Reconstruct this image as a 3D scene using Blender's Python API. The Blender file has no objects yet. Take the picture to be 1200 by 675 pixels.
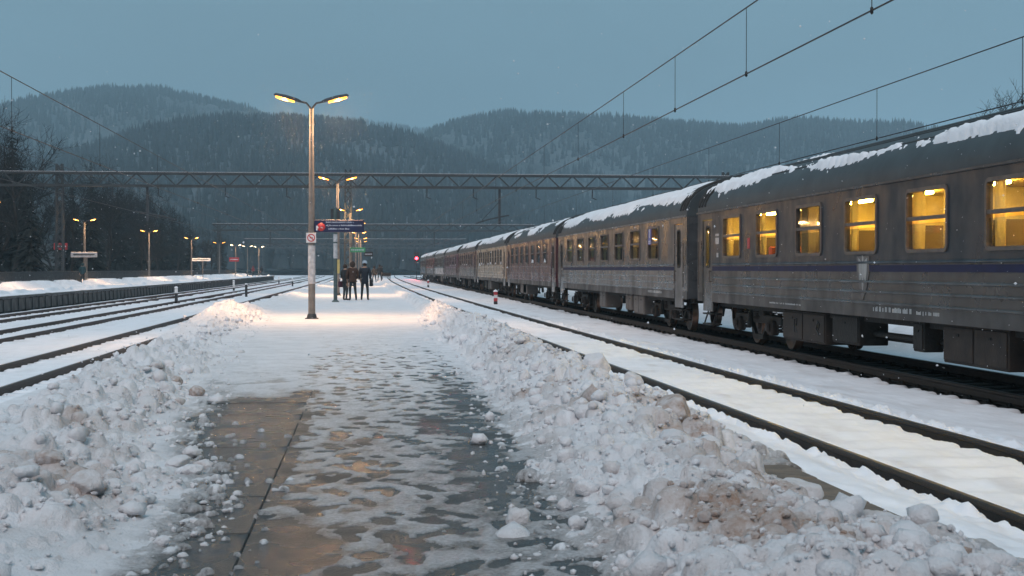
import bpy, bmesh, math, random
import numpy as np
from mathutils import Vector, Matrix, noise as mnoise
R = math.radians
rng = np.random.default_rng(7)
random.seed(7)
sc = bpy.context.scene
col = sc.collection

# ------------------------------------------------------------------ camera
F = 1650.0                                   # focal length in photo pixels (photo is 1200 wide)
CAMZ = 1.45
yaw = math.atan(170 / F); pitch = math.atan(22.5 / F)
cd = bpy.data.cameras.new('camera'); cam = bpy.data.objects.new('camera', cd); col.objects.link(cam)
cd.sensor_width = 36.0; cd.lens = 36.0 * F / 1200.0
cd.clip_start = 0.1; cd.clip_end = 12000
cam.location = (0, 0, CAMZ)
cam.rotation_euler = (R(90) - pitch, 0, -yaw)
cd.dof.use_dof = True; cd.dof.focus_distance = 24.0; cd.dof.aperture_fstop = 8.0
sc.camera = cam

# ------------------------------------------------------------------ sky, sun, exposure
SUN_EL, SUN_AZ = R(48), R(200)
w = bpy.data.worlds.new('World'); sc.world = w; w.use_nodes = True
nt = w.node_tree; nt.nodes.clear()
def wn(t, **k):
    n = nt.nodes.new(t)
    for a, b in k.items(): setattr(n, a, b)
    return n
sky = wn('ShaderNodeTexSky', sky_type='NISHITA'); sky.sun_disc = False
sky.sun_elevation = SUN_EL; sky.sun_rotation = SUN_AZ; sky.dust_density = 3.0; sky.ozone_density = 3.0
tc = wn('ShaderNodeTexCoord'); sep = wn('ShaderNodeSeparateXYZ')
nt.links.new(tc.outputs['Generated'], sep.inputs[0])
mx = wn('ShaderNodeMath', operation='MAXIMUM'); mx.inputs[1].default_value = 0.0
nt.links.new(sep.outputs['Z'], mx.inputs[0])
# standard overcast sky: the zenith is three times as bright as the horizon
ml = wn('ShaderNodeMath', operation='MULTIPLY_ADD'); ml.inputs[1].default_value = 2.0; ml.inputs[2].default_value = 1.0
nt.links.new(mx.outputs[0], ml.inputs[0])
vs = wn('ShaderNodeVectorMath', operation='SCALE'); vs.inputs[0].default_value = (1.16, 1.98, 2.44)
nt.links.new(ml.outputs[0], vs.inputs['Scale'])
nz = wn('ShaderNodeTexNoise'); nz.inputs['Scale'].default_value = 2.2; nz.inputs['Detail'].default_value = 4
mp = wn('ShaderNodeMapping'); mp.inputs['Scale'].default_value = (1, 1, 3)
nt.links.new(tc.outputs['Generated'], mp.inputs[0]); nt.links.new(mp.outputs[0], nz.inputs[0])
mr = wn('ShaderNodeMapRange'); mr.inputs[1].default_value = .25; mr.inputs[2].default_value = .75; mr.inputs[3].default_value = .84; mr.inputs[4].default_value = 1.14
nt.links.new(nz.outputs[0], mr.inputs[0])
vs2 = wn('ShaderNodeVectorMath', operation='SCALE'); nt.links.new(vs.outputs[0], vs2.inputs[0]); nt.links.new(mr.outputs[0], vs2.inputs['Scale'])
mix = wn('ShaderNodeMixRGB'); mix.inputs[0].default_value = 0.95
nt.links.new(sky.outputs[0], mix.inputs[1]); nt.links.new(vs2.outputs[0], mix.inputs[2])
bg = wn('ShaderNodeBackground'); bg.inputs[1].default_value = 0.075
out = wn('ShaderNodeOutputWorld')
nt.links.new(mix.outputs[0], bg.inputs[0]); nt.links.new(bg.outputs[0], out.inputs[0])

sl = bpy.data.lights.new('sun', 'SUN'); sl.energy = 1.4; sl.angle = R(35); sl.color = (1, .84, .78)
so = bpy.data.objects.new('sun', sl); col.objects.link(so)
sd = Vector((math.sin(SUN_AZ) * math.cos(SUN_EL), math.cos(SUN_AZ) * math.cos(SUN_EL), math.sin(SUN_EL)))
so.rotation_euler = (-sd).to_track_quat('-Z', 'Y').to_euler()
so.location = (-20, -30, 40)

sc.view_settings.view_transform = 'Standard'; sc.view_settings.look = 'None'
sc.view_settings.exposure = 0.50; sc.view_settings.gamma = 1.0
try: sc.view_settings.use_curve_mapping = False
except Exception: pass
sc.cycles.use_denoising = True
sc.cycles.max_bounces = 6; sc.cycles.volume_bounces = 1; sc.cycles.transparent_max_bounces = 12
sc.cycles.sample_clamp_indirect = 4.0; sc.cycles.caustics_reflective = False; sc.cycles.caustics_refractive = False

# ------------------------------------------------------------------ helpers
def tag(o, label=None, cat=None, group=None, kind=None):
    if label: o['label'] = label
    if cat: o['category'] = cat
    if group: o['group'] = group
    if kind: o['kind'] = kind
    return o
def empty(name, loc=(0, 0, 0), rz=0.0):
    o = bpy.data.objects.new(name, None); col.objects.link(o)
    o.location = loc; o.rotation_euler = (0, 0, rz); o.empty_display_size = .3
    return o
def link(name, me, parent=None, loc=None, rot=None, scale=None):
    o = bpy.data.objects.new(name, me); col.objects.link(o)
    if parent is not None: o.parent = parent
    if loc is not None: o.location = loc
    if rot is not None: o.rotation_euler = rot
    if scale is not None: o.scale = scale
    return o
def copy_tree(o, parent=None):
    c = o.copy(); col.objects.link(c); c.parent = parent
    for ch in list(o.children): copy_tree(ch, c)
    return c

class MB:
    def __init__(s): s.v = []; s.f = []; s.m = []; s.mi = 0; s.sm = []
    def add(s, vs, fs, smooth=False):
        b = len(s.v); s.v += [tuple(p) for p in vs]
        for f in fs: s.f.append(tuple(b + i for i in f)); s.m.append(s.mi); s.sm.append(smooth)
    def box(s, x0, x1, y0, y1, z0, z1):
        s.add([(x0,y0,z0),(x1,y0,z0),(x1,y1,z0),(x0,y1,z0),(x0,y0,z1),(x1,y0,z1),(x1,y1,z1),(x0,y1,z1)],
              [(0,3,2,1),(4,5,6,7),(0,1,5,4),(1,2,6,5),(2,3,7,6),(3,0,4,7)])
    def bbox(s, x0, x1, y0, y1, z0, z1, b=.01):       # box with chamfered vertical and horizontal edges
        bm = bmesh.new(); bmesh.ops.create_cube(bm, size=1)
        for v in bm.verts: v.co = ((x0+x1)/2 + v.co.x*(x1-x0), (y0+y1)/2 + v.co.y*(y1-y0), (z0+z1)/2 + v.co.z*(z1-z0))
        bmesh.ops.bevel(bm, geom=bm.edges[:], offset=b, segments=1, affect='EDGES')
        bm.verts.index_update()
        s.add([v.co[:] for v in bm.verts], [[v.index for v in f.verts] for f in bm.faces]); bm.free()
    def tube(s, pts, r, n=8, cap=True, smooth=True):
        pts = [Vector(p) for p in pts]; m = len(pts)
        rs = r if isinstance(r, (list, tuple)) else [r] * m
        V = []; up = Vector((0, 0, 1))
        for i, p in enumerate(pts):
            t = (pts[min(i+1, m-1)] - pts[max(i-1, 0)]).normalized()
            a = up.cross(t)
            if a.length < .05: a = Vector((1, 0, 0)) - t * t.x
            a.normalize(); b = t.cross(a)
            for k in range(n):
                q = 2*math.pi*k/n + math.pi/n
                V.append(p + (a*math.cos(q) + b*math.sin(q)) * rs[i])
        Fc = []
        for i in range(m-1):
            for k in range(n):
                k2 = (k+1) % n
                Fc.append((i*n+k, i*n+k2, (i+1)*n+k2, (i+1)*n+k))
        s.add(V, Fc, smooth)
        if cap:
            s.add(V[:n], [tuple(reversed(range(n)))]); s.add(V[-n:], [tuple(range(n))])
    def bar(s, p, q, t, t2=None):
        s.tube([p, q], [t*.7071, (t2 or t)*.7071], 4, True, False)
    def lathe(s, prof, n=16, axis='z', c=(0,0,0), smooth=True):   # prof: (r, h)
        V = []
        for r, h in prof:
            for k in range(n):
                a = 2*math.pi*k/n; x, y = r*math.cos(a), r*math.sin(a)
                if axis == 'z': V.append((c[0]+x, c[1]+y, c[2]+h))
                elif axis == 'x': V.append((c[0]+h, c[1]+x, c[2]+y))
                else: V.append((c[0]+x, c[1]+h, c[2]+y))
        Fc = []
        for i in range(len(prof)-1):
            for k in range(n):
                k2 = (k+1) % n; Fc.append((i*n+k, i*n+k2, (i+1)*n+k2, (i+1)*n+k))
        s.add(V, Fc, smooth)
    def sweep(s, path, prof, closed=True, cap=True, smooth=False):  # prof in (x,z) offset; path along y
        n = len(prof); V = []
        for (px, py, pz) in path:
            for (a, b) in prof: V.append((px+a, py, pz+b))
        Fc = []
        for i in range(len(path)-1):
            for k in range(n if closed else n-1):
                k2 = (k+1) % n; Fc.append((i*n+k, (i+1)*n+k, (i+1)*n+k2, i*n+k2))
        s.add(V, Fc, smooth)
        if cap:
            s.add(V[:n], [tuple(range(n))]); s.add(V[-n:], [tuple(reversed(range(n)))])
    def mesh(s, name, mats):
        me = bpy.data.meshes.new(name); me.from_pydata(s.v, [], s.f)
        for m in (mats if isinstance(mats, (list, tuple)) else [mats]): me.materials.append(m)
        me.polygons.foreach_set('material_index', s.m); me.polygons.foreach_set('use_smooth', s.sm)
        me.update(); return me
    def build(s, name, mats, parent=None, loc=None, rot=None):
        return link(name, s.mesh(name, mats), parent, loc, rot)

def grid_mesh(name, X, Y, Z, mat, attrs=None, keep=None, smooth=True):
    ny, nx = Z.shape
    co = np.stack([X, Y, Z], -1).reshape(-1, 3).astype(np.float32)
    i = np.arange(ny*nx).reshape(ny, nx)
    q = np.stack([i[:-1, :-1], i[:-1, 1:], i[1:, 1:], i[1:, :-1]], -1).reshape(-1, 4)
    if keep is not None:
        q = q[keep.reshape(-1)]
    used = np.zeros(len(co), bool); used[q.reshape(-1)] = True
    remap = np.cumsum(used) - 1
    q = remap[q]; co2 = co[used]
    me = bpy.data.meshes.new(name)
    me.vertices.add(len(co2)); me.vertices.foreach_set('co', co2.reshape(-1))
    me.loops.add(len(q)*4); me.loops.foreach_set('vertex_index', q.reshape(-1).astype(np.int32))
    me.polygons.add(len(q)); me.polygons.foreach_set('loop_start', np.arange(0, len(q)*4, 4, dtype=np.int32))
    me.polygons.foreach_set('use_smooth', np.full(len(q), smooth))
    for k, a in (attrs or {}).items():
        at = me.attributes.new(k, 'FLOAT', 'POINT'); at.data.foreach_set('value', a.reshape(-1)[used].astype(np.float32))
    me.materials.append(mat); me.update(); me.validate()
    return me

# ---- numpy noise
def vnoise(x, y, seed=0):
    xi = np.floor(x).astype(np.int64); yi = np.floor(y).astype(np.int64); xf = x-xi; yf = y-yi
    def h(a, b):
        n = (a*374761393 + b*668265263 + seed*144665) & 0x7fffffff
        n = ((n ^ (n >> 13)) * 1274126177) & 0x7fffffff
        n = (n ^ (n >> 16)) & 0xffff
        return n / 65535.0
    u = xf*xf*xf*(xf*(xf*6-15)+10); v = yf*yf*yf*(yf*(yf*6-15)+10)
    return (h(xi,yi)*(1-u)+h(xi+1,yi)*u)*(1-v) + (h(xi,yi+1)*(1-u)+h(xi+1,yi+1)*u)*v
def fbm(x, y, o=4, seed=0):
    s = 0; a = .5; t = 0
    for i in range(o):
        s = s + a*vnoise(x*2**i+17.3*i, y*2**i-9.1*i, seed+i); t += a; a *= .5
    return s/t
def sst(a, b, x):
    t = np.clip((x-a)/(b-a), 0, 1); return t*t*(3-2*t)

# ------------------------------------------------------------------ materials
def mat(name, c, rough=.6, metal=0.0, var=.15, vscale=3.0, bump=0.0, bscale=30.0, c2=None, spec=.5, stretch=None):
    m = bpy.data.materials.new(name); m.use_nodes = True; n = m.node_tree; b = n.nodes['Principled BSDF']
    b.inputs['Roughness'].default_value = rough; b.inputs['Metallic'].default_value = metal
    b.inputs['Specular IOR Level'].default_value = spec
    t = n.nodes.new('ShaderNodeTexCoord'); src = t.outputs['Object']
    if stretch:
        mp = n.nodes.new('ShaderNodeMapping'); mp.inputs['Scale'].default_value = stretch
        n.links.new(src, mp.inputs[0]); src = mp.outputs[0]
    nz = n.nodes.new('ShaderNodeTexNoise'); nz.inputs['Scale'].default_value = vscale; nz.inputs['Detail'].default_value = 6
    n.links.new(src, nz.inputs[0])
    rp = n.nodes.new('ShaderNodeValToRGB')
    d = c2 or tuple(x*(1-var*2) for x in c); e = c if c2 else tuple(min(1, x*(1+var)) for x in c)
    rp.color_ramp.elements[0].position = .3; rp.color_ramp.elements[1].position = .7
    rp.color_ramp.elements[0].color = (*d, 1); rp.color_ramp.elements[1].color = (*e, 1)
    n.links.new(nz.outputs[0], rp.inputs[0]); n.links.new(rp.outputs[0], b.inputs['Base Color'])
    if bump:
        nb = n.nodes.new('ShaderNodeTexNoise'); nb.inputs['Scale'].default_value = bscale; nb.inputs['Detail'].default_value = 5
        n.links.new(src, nb.inputs[0])
        bp = n.nodes.new('ShaderNodeBump'); bp.inputs['Strength'].default_value = bump; bp.inputs['Distance'].default_value = .02
        n.links.new(nb.outputs[0], bp.inputs['Height']); n.links.new(bp.outputs[0], b.inputs['Normal'])
    return m
def emat(name, c, s):
    m = bpy.data.materials.new(name); m.use_nodes = True; n = m.node_tree; b = n.nodes['Principled BSDF']
    b.inputs['Base Color'].default_value = (*c, 1); b.inputs['Emission Color'].default_value = (*c, 1)
    b.inputs['Emission Strength'].default_value = s
    return m
def glass(name, tint=(.8,.85,.85), refl=1.0):
    m = bpy.data.materials.new(name); m.use_nodes = True; n = m.node_tree; n.nodes.clear()
    o = n.nodes.new('ShaderNodeOutputMaterial'); a = n.nodes.new('ShaderNodeBsdfTransparent'); g = n.nodes.new('ShaderNodeBsdfGlossy')
    a.inputs[0].default_value = (*tint, 1); g.inputs['Roughness'].default_value = .04
    f = n.nodes.new('ShaderNodeLayerWeight'); p = n.nodes.new('ShaderNodeMath'); p.operation = 'POWER'; p.inputs[1].default_value = 4.5
    q = n.nodes.new('ShaderNodeMath'); q.operation = 'MULTIPLY_ADD'; q.inputs[1].default_value = .55; q.inputs[2].default_value = .03; f.inputs[0].default_value = .5
    n.links.new(f.outputs['Facing'], p.inputs[0]); n.links.new(p.outputs[0], q.inputs[0])
    x = n.nodes.new('ShaderNodeMixShader'); n.links.new(q.outputs[0], x.inputs[0]); n.links.new(a.outputs[0], x.inputs[1]); n.links.new(g.outputs[0], x.inputs[2])
    n.links.new(x.outputs[0], o.inputs[0]); return m
def snow_mat(name, c=(.80,.80,.84), attr=False, bump=.5, bscale=22.0, dirt=(.30,.225,.185), amb=0.12):
    m = bpy.data.materials.new(name); m.use_nodes = True; n = m.node_tree; L = n.links; b = n.nodes['Principled BSDF']
    b.inputs['Roughness'].default_value = .55; b.inputs['Specular IOR Level'].default_value = .3
    t = n.nodes.new('ShaderNodeTexCoord'); src = t.outputs['Object']
    nz = n.nodes.new('ShaderNodeTexNoise'); nz.inputs['Scale'].default_value = 1.7; nz.inputs['Detail'].default_value = 7; nz.inputs['Roughness'].default_value = .65
    L.new(src, nz.inputs[0])
    rp = n.nodes.new('ShaderNodeValToRGB'); rp.color_ramp.elements[0].position = .32; rp.color_ramp.elements[1].position = .62
    rp.color_ramp.elements[0].color = (c[0]*(1-amb), c[1]*(1-amb), c[2]*(1-amb), 1); rp.color_ramp.elements[1].color = (*c, 1)
    L.new(nz.outputs[0], rp.inputs[0]); base = rp.outputs[0]
    n2 = n.nodes.new('ShaderNodeTexNoise'); n2.inputs['Scale'].default_value = bscale; n2.inputs['Detail'].default_value = 9; n2.inputs['Roughness'].default_value = .7
    L.new(src, n2.inputs[0])
    if attr:
        a = n.nodes.new('ShaderNodeAttribute'); a.attribute_name = 'dirt'
        md = n.nodes.new('ShaderNodeMath'); md.operation = 'MULTIPLY_ADD'; md.use_clamp = True
        mm = n.nodes.new('ShaderNodeMath'); mm.operation = 'MULTIPLY'; mm.inputs[1].default_value = 1.6
        L.new(n2.outputs[0], mm.inputs[0]); L.new(a.outputs['Fac'], md.inputs[0]); L.new(mm.outputs[0], md.inputs[1]); md.inputs[2].default_value = 0
        mx = n.nodes.new('ShaderNodeMixRGB'); mx.inputs[2].default_value = (*dirt, 1)
        L.new(md.outputs[0], mx.inputs[0]); L.new(base, mx.inputs[1]); base = mx.outputs[0]
        a2 = n.nodes.new('ShaderNodeAttribute'); a2.attribute_name = 'thin'
        n3 = n.nodes.new('ShaderNodeTexNoise'); n3.inputs['Scale'].default_value = 38; n3.inputs['Detail'].default_value = 7; n3.inputs['Roughness'].default_value = .7
        L.new(src, n3.inputs[0])
        s1 = n.nodes.new('ShaderNodeMath'); s1.operation = 'MULTIPLY_ADD'; s1.inputs[1].default_value = 1.5; s1.inputs[2].default_value = -.75
        L.new(n3.outputs[0], s1.inputs[0])
        s2 = n.nodes.new('ShaderNodeMath'); s2.operation = 'ADD'; s2.use_clamp = True
        s3 = n.nodes.new('ShaderNodeMath'); s3.operation = 'MULTIPLY'; s3.use_clamp = True
        s4 = n.nodes.new('ShaderNodeMath'); s4.operation = 'MULTIPLY'; s4.inputs[1].default_value = 2.5; s4.use_clamp = True
        L.new(a2.outputs['Fac'], s4.inputs[0])
        L.new(a2.outputs['Fac'], s2.inputs[0]); L.new(s1.outputs[0], s2.inputs[1]); L.new(s2.outputs[0], s3.inputs[0]); L.new(s4.outputs[0], s3.inputs[1])
        m3 = n.nodes.new('ShaderNodeMixRGB'); m3.inputs[2].default_value = (.085, .072, .062, 1)
        L.new(s3.outputs[0], m3.inputs[0]); L.new(base, m3.inputs[1]); base = m3.outputs[0]
        rr = n.nodes.new('ShaderNodeMapRange'); rr.inputs[3].default_value = .55; rr.inputs[4].default_value = .3
        L.new(s3.outputs[0], rr.inputs[0]); L.new(rr.outputs[0], b.inputs['Roughness'])
    L.new(base, b.inputs['Base Color'])
    bp = n.nodes.new('ShaderNodeBump'); bp.inputs['Strength'].default_value = bump; bp.inputs['Distance'].default_value = .03
    L.new(n2.outputs[0], bp.inputs['Height']); L.new(bp.outputs[0], b.inputs['Normal'])
    return m
def wet_mat(name, c, c2, r0, r1, bscale=160.0, bump=.35, var=2.0):
    m = mat(name, c, .4, 0, vscale=var, c2=c2, bump=bump, bscale=bscale)
    n = m.node_tree; b = n.nodes['Principled BSDF']; t = [x for x in n.nodes if x.type == 'TEX_COORD'][0]
    z = n.nodes.new('ShaderNodeTexNoise'); z.inputs['Scale'].default_value = 1.6; z.inputs['Detail'].default_value = 3
    n.links.new(t.outputs['Object'], z.inputs[0])
    r = n.nodes.new('ShaderNodeMapRange'); r.inputs[1].default_value = .38; r.inputs[2].default_value = .62; r.inputs[3].default_value = r0; r.inputs[4].default_value = r1
    n.links.new(z.outputs[0], r.inputs[0]); n.links.new(r.outputs[0], b.inputs['Roughness'])
    return m

M = {}
M['snow'] = snow_mat('snow')
M['snow_walk'] = snow_mat('trodden_snow', c=(.80,.79,.82), attr=True, bump=1.0, bscale=34, amb=.16, dirt=(.33,.215,.155))
M['snow_bed'] = snow_mat('track_snow', bump=.25, bscale=9, attr=True, dirt=(.33,.27,.24))
M['asphalt'] = wet_mat('wet_asphalt', (.030,.026,.023), (.014,.013,.013), .18, .48, bscale=55, bump=.75)
M['slab'] = wet_mat('wet_concrete_slab', (.030,.024,.019), (.013,.012,.012), .08, .34, bscale=60, bump=.6, var=3.5)
M['coping'] = mat('weathered_concrete', (.17,.125,.09), .7, 0, c2=(.07,.055,.045), vscale=5, bump=.7, bscale=18)
M['concrete'] = mat('dirty_concrete', (.13,.125,.12), .8, 0, c2=(.05,.05,.05), vscale=2.2, bump=.4, bscale=14)
M['rail'] = mat('rusty_rail', (.028,.019,.015), .55, .1, c2=(.014,.010,.008), vscale=8, bump=.2, bscale=40)
M['rail_top'] = mat('worn_rail_head', (.10,.07,.05), .35, .5, c2=(.045,.03,.022), vscale=5)
M['sleeper'] = mat('dark_sleeper', (.022,.018,.015), .85, 0, vscale=6, bump=.5, bscale=20)
M['ballast'] = mat('dark_ballast', (.035,.03,.027), .95, 0, c2=(.012,.010,.009), vscale=14, bump=1.0, bscale=20)
M['steel'] = mat('weathered_steel', (.042,.05,.055), .7, .1, c2=(.025,.03,.033), vscale=1.5)
M['dark_steel'] = mat('dark_steel', (.04,.045,.05), .6, .3)
M['wire'] = mat('wire', (.03,.03,.03), .5, .5)
M['pole'] = mat('lamp_pole_paint', (.20,.18,.165), .55, .1, c2=(.12,.11,.10), vscale=5, bump=.15, bscale=30)
M['pole_green'] = mat('green_grey_pole', (.07,.10,.10), .5, .1)
M['lamp_body'] = mat('lamp_housing', (.05,.05,.055), .4, .2)
M['sodium'] = emat('sodium_lamp', (1.0, .36, .035), 4.0)
M['sodium_far'] = emat('sodium_lamp_far', (1.0, .42, .06), 4.5)
M['white_far'] = emat('pale_station_lamp', (1.0, .80, .5), 8.0)
M['paper'] = mat('weathered_paper', (.55,.55,.56), .8, 0, c2=(.30,.30,.32), vscale=9)
M['white'] = mat('white_paint', (.65,.66,.68), .6)
M['black'] = mat('black_paint', (.02,.02,.022), .5)
M['red'] = mat('red_paint', (.45,.035,.04), .5)
M['navy'] = mat('navy_sign', (.008,.014,.055), .4)
M['blue'] = mat('blue_sign', (.02,.06,.30), .4)
M['green'] = mat('green_sign', (.04,.22,.10), .5)
M['red_light'] = emat('red_signal_light', (1.0, .03, .05), 14.0)

# ------------------------------------------------------------------ ground and hills
def smooth_interp(xs, ys, x, k=41):
    g = np.linspace(xs[0], xs[-1], 1200); v = np.interp(g, xs, ys)
    p = np.pad(v, k, mode='edge'); v = np.convolve(p, np.ones(2*k+1)/(2*k+1), 'valid')
    return np.interp(x, g, v)
def rc(y):   # centre line of the near track right of the platform
    return smooth_interp([-10, 9, 25, 39, 53, 76, 115, 150, 192, 260, 330, 420], [5.36, 5.17, 4.98, 4.80, 4.63, 4.42, 4.17, 4.10, 4.15, 4.6, 5.6, 7.4], y)
def lshift(y):
    return smooth_interp([0, 24, 45, 60, 95, 175, 330, 420], [-.2, -.15, -.05, .0, .05, .1, -.6, -1.8], y)
LT = [(-6.73, .72), (-11.07, .74), (-15.0, .75)]       # left tracks: centre, half gauge
RZ, LZ = -.21, -.55                                     # rail heads right and left of the platform
TX = 9.28                                               # centre of the train's track
def redge(y): return rc(y) - 2.03
def ledge(y): return smooth_interp([0, 34, 56, 90, 260, 420], [-4.5, -4.42, -4.1, -3.85, -3.7, -4.2], y)

g = MB(); g.add([(-6000,-600,-.95),(6000,-600,-.95),(6000,6000,-.95),(-6000,6000,-.95)], [(0,1,2,3)])
tag(g.build('ground', M['snow']), 'snow covered ground reaching to the hills', kind='structure')

M['forest'] = None
def forest_mat():
    m = bpy.data.materials.new('conifer_forest'); m.use_nodes = True; n = m.node_tree; b = n.nodes['Principled BSDF']
    a = n.nodes.new('ShaderNodeAttribute'); a.attribute_name = 'snowy'
    x = n.nodes.new('ShaderNodeMixRGB'); x.inputs[1].default_value = (.003,.009,.011, 1); x.inputs[2].default_value = (.035,.052,.062, 1)
    n.links.new(a.outputs['Fac'], x.inputs[0]); n.links.new(x.outputs[0], b.inputs['Base Color']); b.inputs['Roughness'].default_value = .9
    return m
M['forest'] = forest_mat()
M['hillsoil'] = mat('snowy_forest_floor', (.08,.10,.115), .9, 0, c2=(.012,.018,.02), vscale=.02)
def unit(px, dist):   # photo column -> ground point at a distance from the camera
    a = yaw + math.atan((px-600)/F); return math.sin(a)*dist, math.cos(a)*dist
def hill(label, ridge, dr, df, ntree, seed, th=(9,17), snow=(.0,.35), far=1.35):
    px = np.array([p[0] for p in ridge], float); py = np.array([p[1] for p in ridge], float)
    rg = np.random.default_rng(seed)
    A = yaw + np.arctan((px-600)/F); H = CAMZ + (315-py)/F*dr*np.cos(A-yaw) - 12
    aa = np.linspace(A[0], A[-1], 180); hh = np.interp(aa, A, H)
    k = np.ones(9)/9; hh = np.convolve(np.pad(hh, 4, mode='edge'), k, 'valid')
    s = np.linspace(0, 1, 40)
    def height(a, t):        # t: 0 foot, 1 ridge, >1 back slope
        h = np.interp(a, aa, hh)
        wob = (fbm(a*40+seed, t*5, 4, seed)-.5)
        up = sst(-.05, 1.02, t)**.85
        dn = 1 - .75*np.clip(t-1, 0, 1)
        return h*up*np.where(t > 1, dn, 1) + wob*h*.16*np.sin(np.clip(t, 0, 1)*math.pi) - 1.2*(1-np.clip(t*4, 0, 1))
    def dist(a, t):
        return df + (dr-df)*t
    t = np.concatenate([np.linspace(0, 1, 34), np.linspace(1.05, 1.6, 8)])
    AA, TT = np.meshgrid(aa, t)
    D = dist(AA, TT)
    me = grid_mesh('hill', np.sin(AA)*D, np.cos(AA)*D, height(AA, TT), M['hillsoil'])
    tag(link('hill', me), label, kind='structure')
    a = rg.uniform(aa[0], aa[-1], ntree); u = rg.uniform(0.02, 1.08, ntree)
    # more trees along the ridge, where their tips show against the sky
    k = ntree//6; u[:k] = rg.uniform(.93, 1.04, k); u[k:k+ntree//7] = rg.uniform(.0, .07, ntree//7)
    d = dist(a, u); x = np.sin(a)*d; y = np.cos(a)*d; z = height(a, u)-.5
    dens = fbm(x*.006, y*.006, 3, seed+5)
    clear = (fbm(x*.004+9, y*.004, 4, seed+31) < .31) & (u < .9)
    hgt = rg.uniform(*th, ntree)*(.7+.6*dens)*np.where(clear, .3, 1); rad = hgt*rg.uniform(.15, .22, ntree)
    sn = np.clip(rg.normal(.5*(snow[0]+snow[1]), .16, ntree) + (fbm(x*.01, y*.01, 3, seed+9)-.5)*.7, 0, .8)
    n = 5
    V = np.zeros((ntree, n*2+2, 3)); 
    ph = rg.uniform(0, 6.28, ntree)
    for kk in range(n):
        q = ph + 2*math.pi*kk/n; wob = rg.uniform(.7, 1.25, ntree)
        V[:, kk] = np.stack([x+np.cos(q)*rad*wob, y+np.sin(q)*rad*wob, z+hgt*.08], -1)
        wob = rg.uniform(.7, 1.25, ntree)
        V[:, n+1+kk] = np.stack([x+np.cos(q+.6)*rad*.62*wob, y+np.sin(q+.6)*rad*.62*wob, z+hgt*.45], -1)
    V[:, n] = np.stack([x, y, z+hgt*.72], -1); V[:, 2*n+1] = np.stack([x, y, z+hgt], -1)
    tri = []
    for kk in range(n):
        k2 = (kk+1) % n; tri += [(kk, k2, n), (n+1+kk, n+1+k2, 2*n+1)]
    T = (np.array(tri)[None] + (np.arange(ntree)*(2*n+2))[:, None, None]).reshape(-1, 3)
    me = bpy.data.meshes.new('hill_forest'); me.vertices.add(V.shape[0]*V.shape[1]); me.vertices.foreach_set('co', V.reshape(-1).astype(np.float32))
    me.loops.add(T.size); me.loops.foreach_set('vertex_index', T.reshape(-1).astype(np.int32))
    me.polygons.add(len(T)); me.polygons.foreach_set('loop_start', np.arange(0, T.size, 3, dtype=np.int32))
    at = me.attributes.new('snowy', 'FLOAT', 'POINT'); at.data.foreach_set('value', np.repeat(sn, 2*n+2).astype(np.float32))
    me.materials.append(M['forest']); me.update()
    tag(link('hill_forest', me), 'dark conifer wood covering ' + label, 'forest', kind='stuff')
hill('the tall far hill at the left', [(-260,170),(-120,148),(0,128),(60,113),(120,105),(190,105),(250,117),(300,130),(350,146),(420,172),(500,210)], 2500, 1300, 15000, 11, snow=(0,.12))
hill('the pale farthest ridge in the middle', [(230,150),(300,134),(400,137),(450,143),(500,148),(545,158),(620,180),(700,215)], 3500, 2700, 5000, 12)
hill('the low wooded hill behind the portals', [(-300,200),(-100,190),(60,182),(120,166),(180,151),(240,140),(320,136),(400,142),(450,152),(520,170),(570,190),(640,220),(760,255),(900,290)], 1500, 520, 17000, 13, th=(8,14))
hill('the long hill behind the train', [(420,230),(470,175),(510,150),(560,139),(600,134),(645,133),(700,141),(800,147),(870,151),(930,143),(1000,147),(1060,152),(1200,166),(1320,172),(1500,190)], 2200, 900, 20000, 14)

# ------------------------------------------------------------------ platform
def strip(name, y0, y1, fx0, fx1, z0, z1, m, n=60):
    b = MB(); ys = np.linspace(y0, y1, n); V = []
    for yy in ys:
        a, c = float(fx0(yy)), float(fx1(yy)); V += [(a,yy,z0),(c,yy,z0),(c,yy,z1),(a,yy,z1)]
    Fc = []
    for i in range(n-1):
        for k in range(4):
            k2 = (k+1) % 4; Fc.append((i*4+k, i*4+k2, (i+1)*4+k2, (i+1)*4+k))
    Fc += [(3,2,1,0), tuple((n-1)*4+k for k in range(4))]
    b.add(V, Fc); return b
JX = -.64
plat = strip('platform', 3.5, 262, lambda y: np.where(y < 33.9, -2.8, ledge(y)+.42), lambda y: redge(y)-.42, -.9, -.035, M['concrete']).build('platform', M['concrete'])
tag(plat, 'wet asphalt island platform between the tracks', kind='structure')
strip('asphalt', 3.5, 262, lambda y: JX+.004, lambda y: redge(y)-.43, -.033, 0, M['asphalt']).build('asphalt_walkway', M['asphalt'], plat)
strip('base', 3.5, 262, lambda y: np.where(y < 33.9, -2.8, ledge(y)+.43), lambda y: -2.38, -.033, -.004, M['concrete']).build('paving_bed', M['concrete'], plat)
# concrete slabs left of the long joint
sb = MB(); sb.bbox(-.863, .863, -.625, .625, -.06, 0, .008); sm = sb.mesh('slab', M['slab'])
yy = 4.0; k = 0
while yy < 40:
    L = 1.27; o = link('slab', sm, plat, (JX-.004-.863, yy+L/2, random.uniform(-.006, .0)), (random.uniform(-.004,.004), random.uniform(-.003,.003), 0))
    yy += L; k += 1
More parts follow.
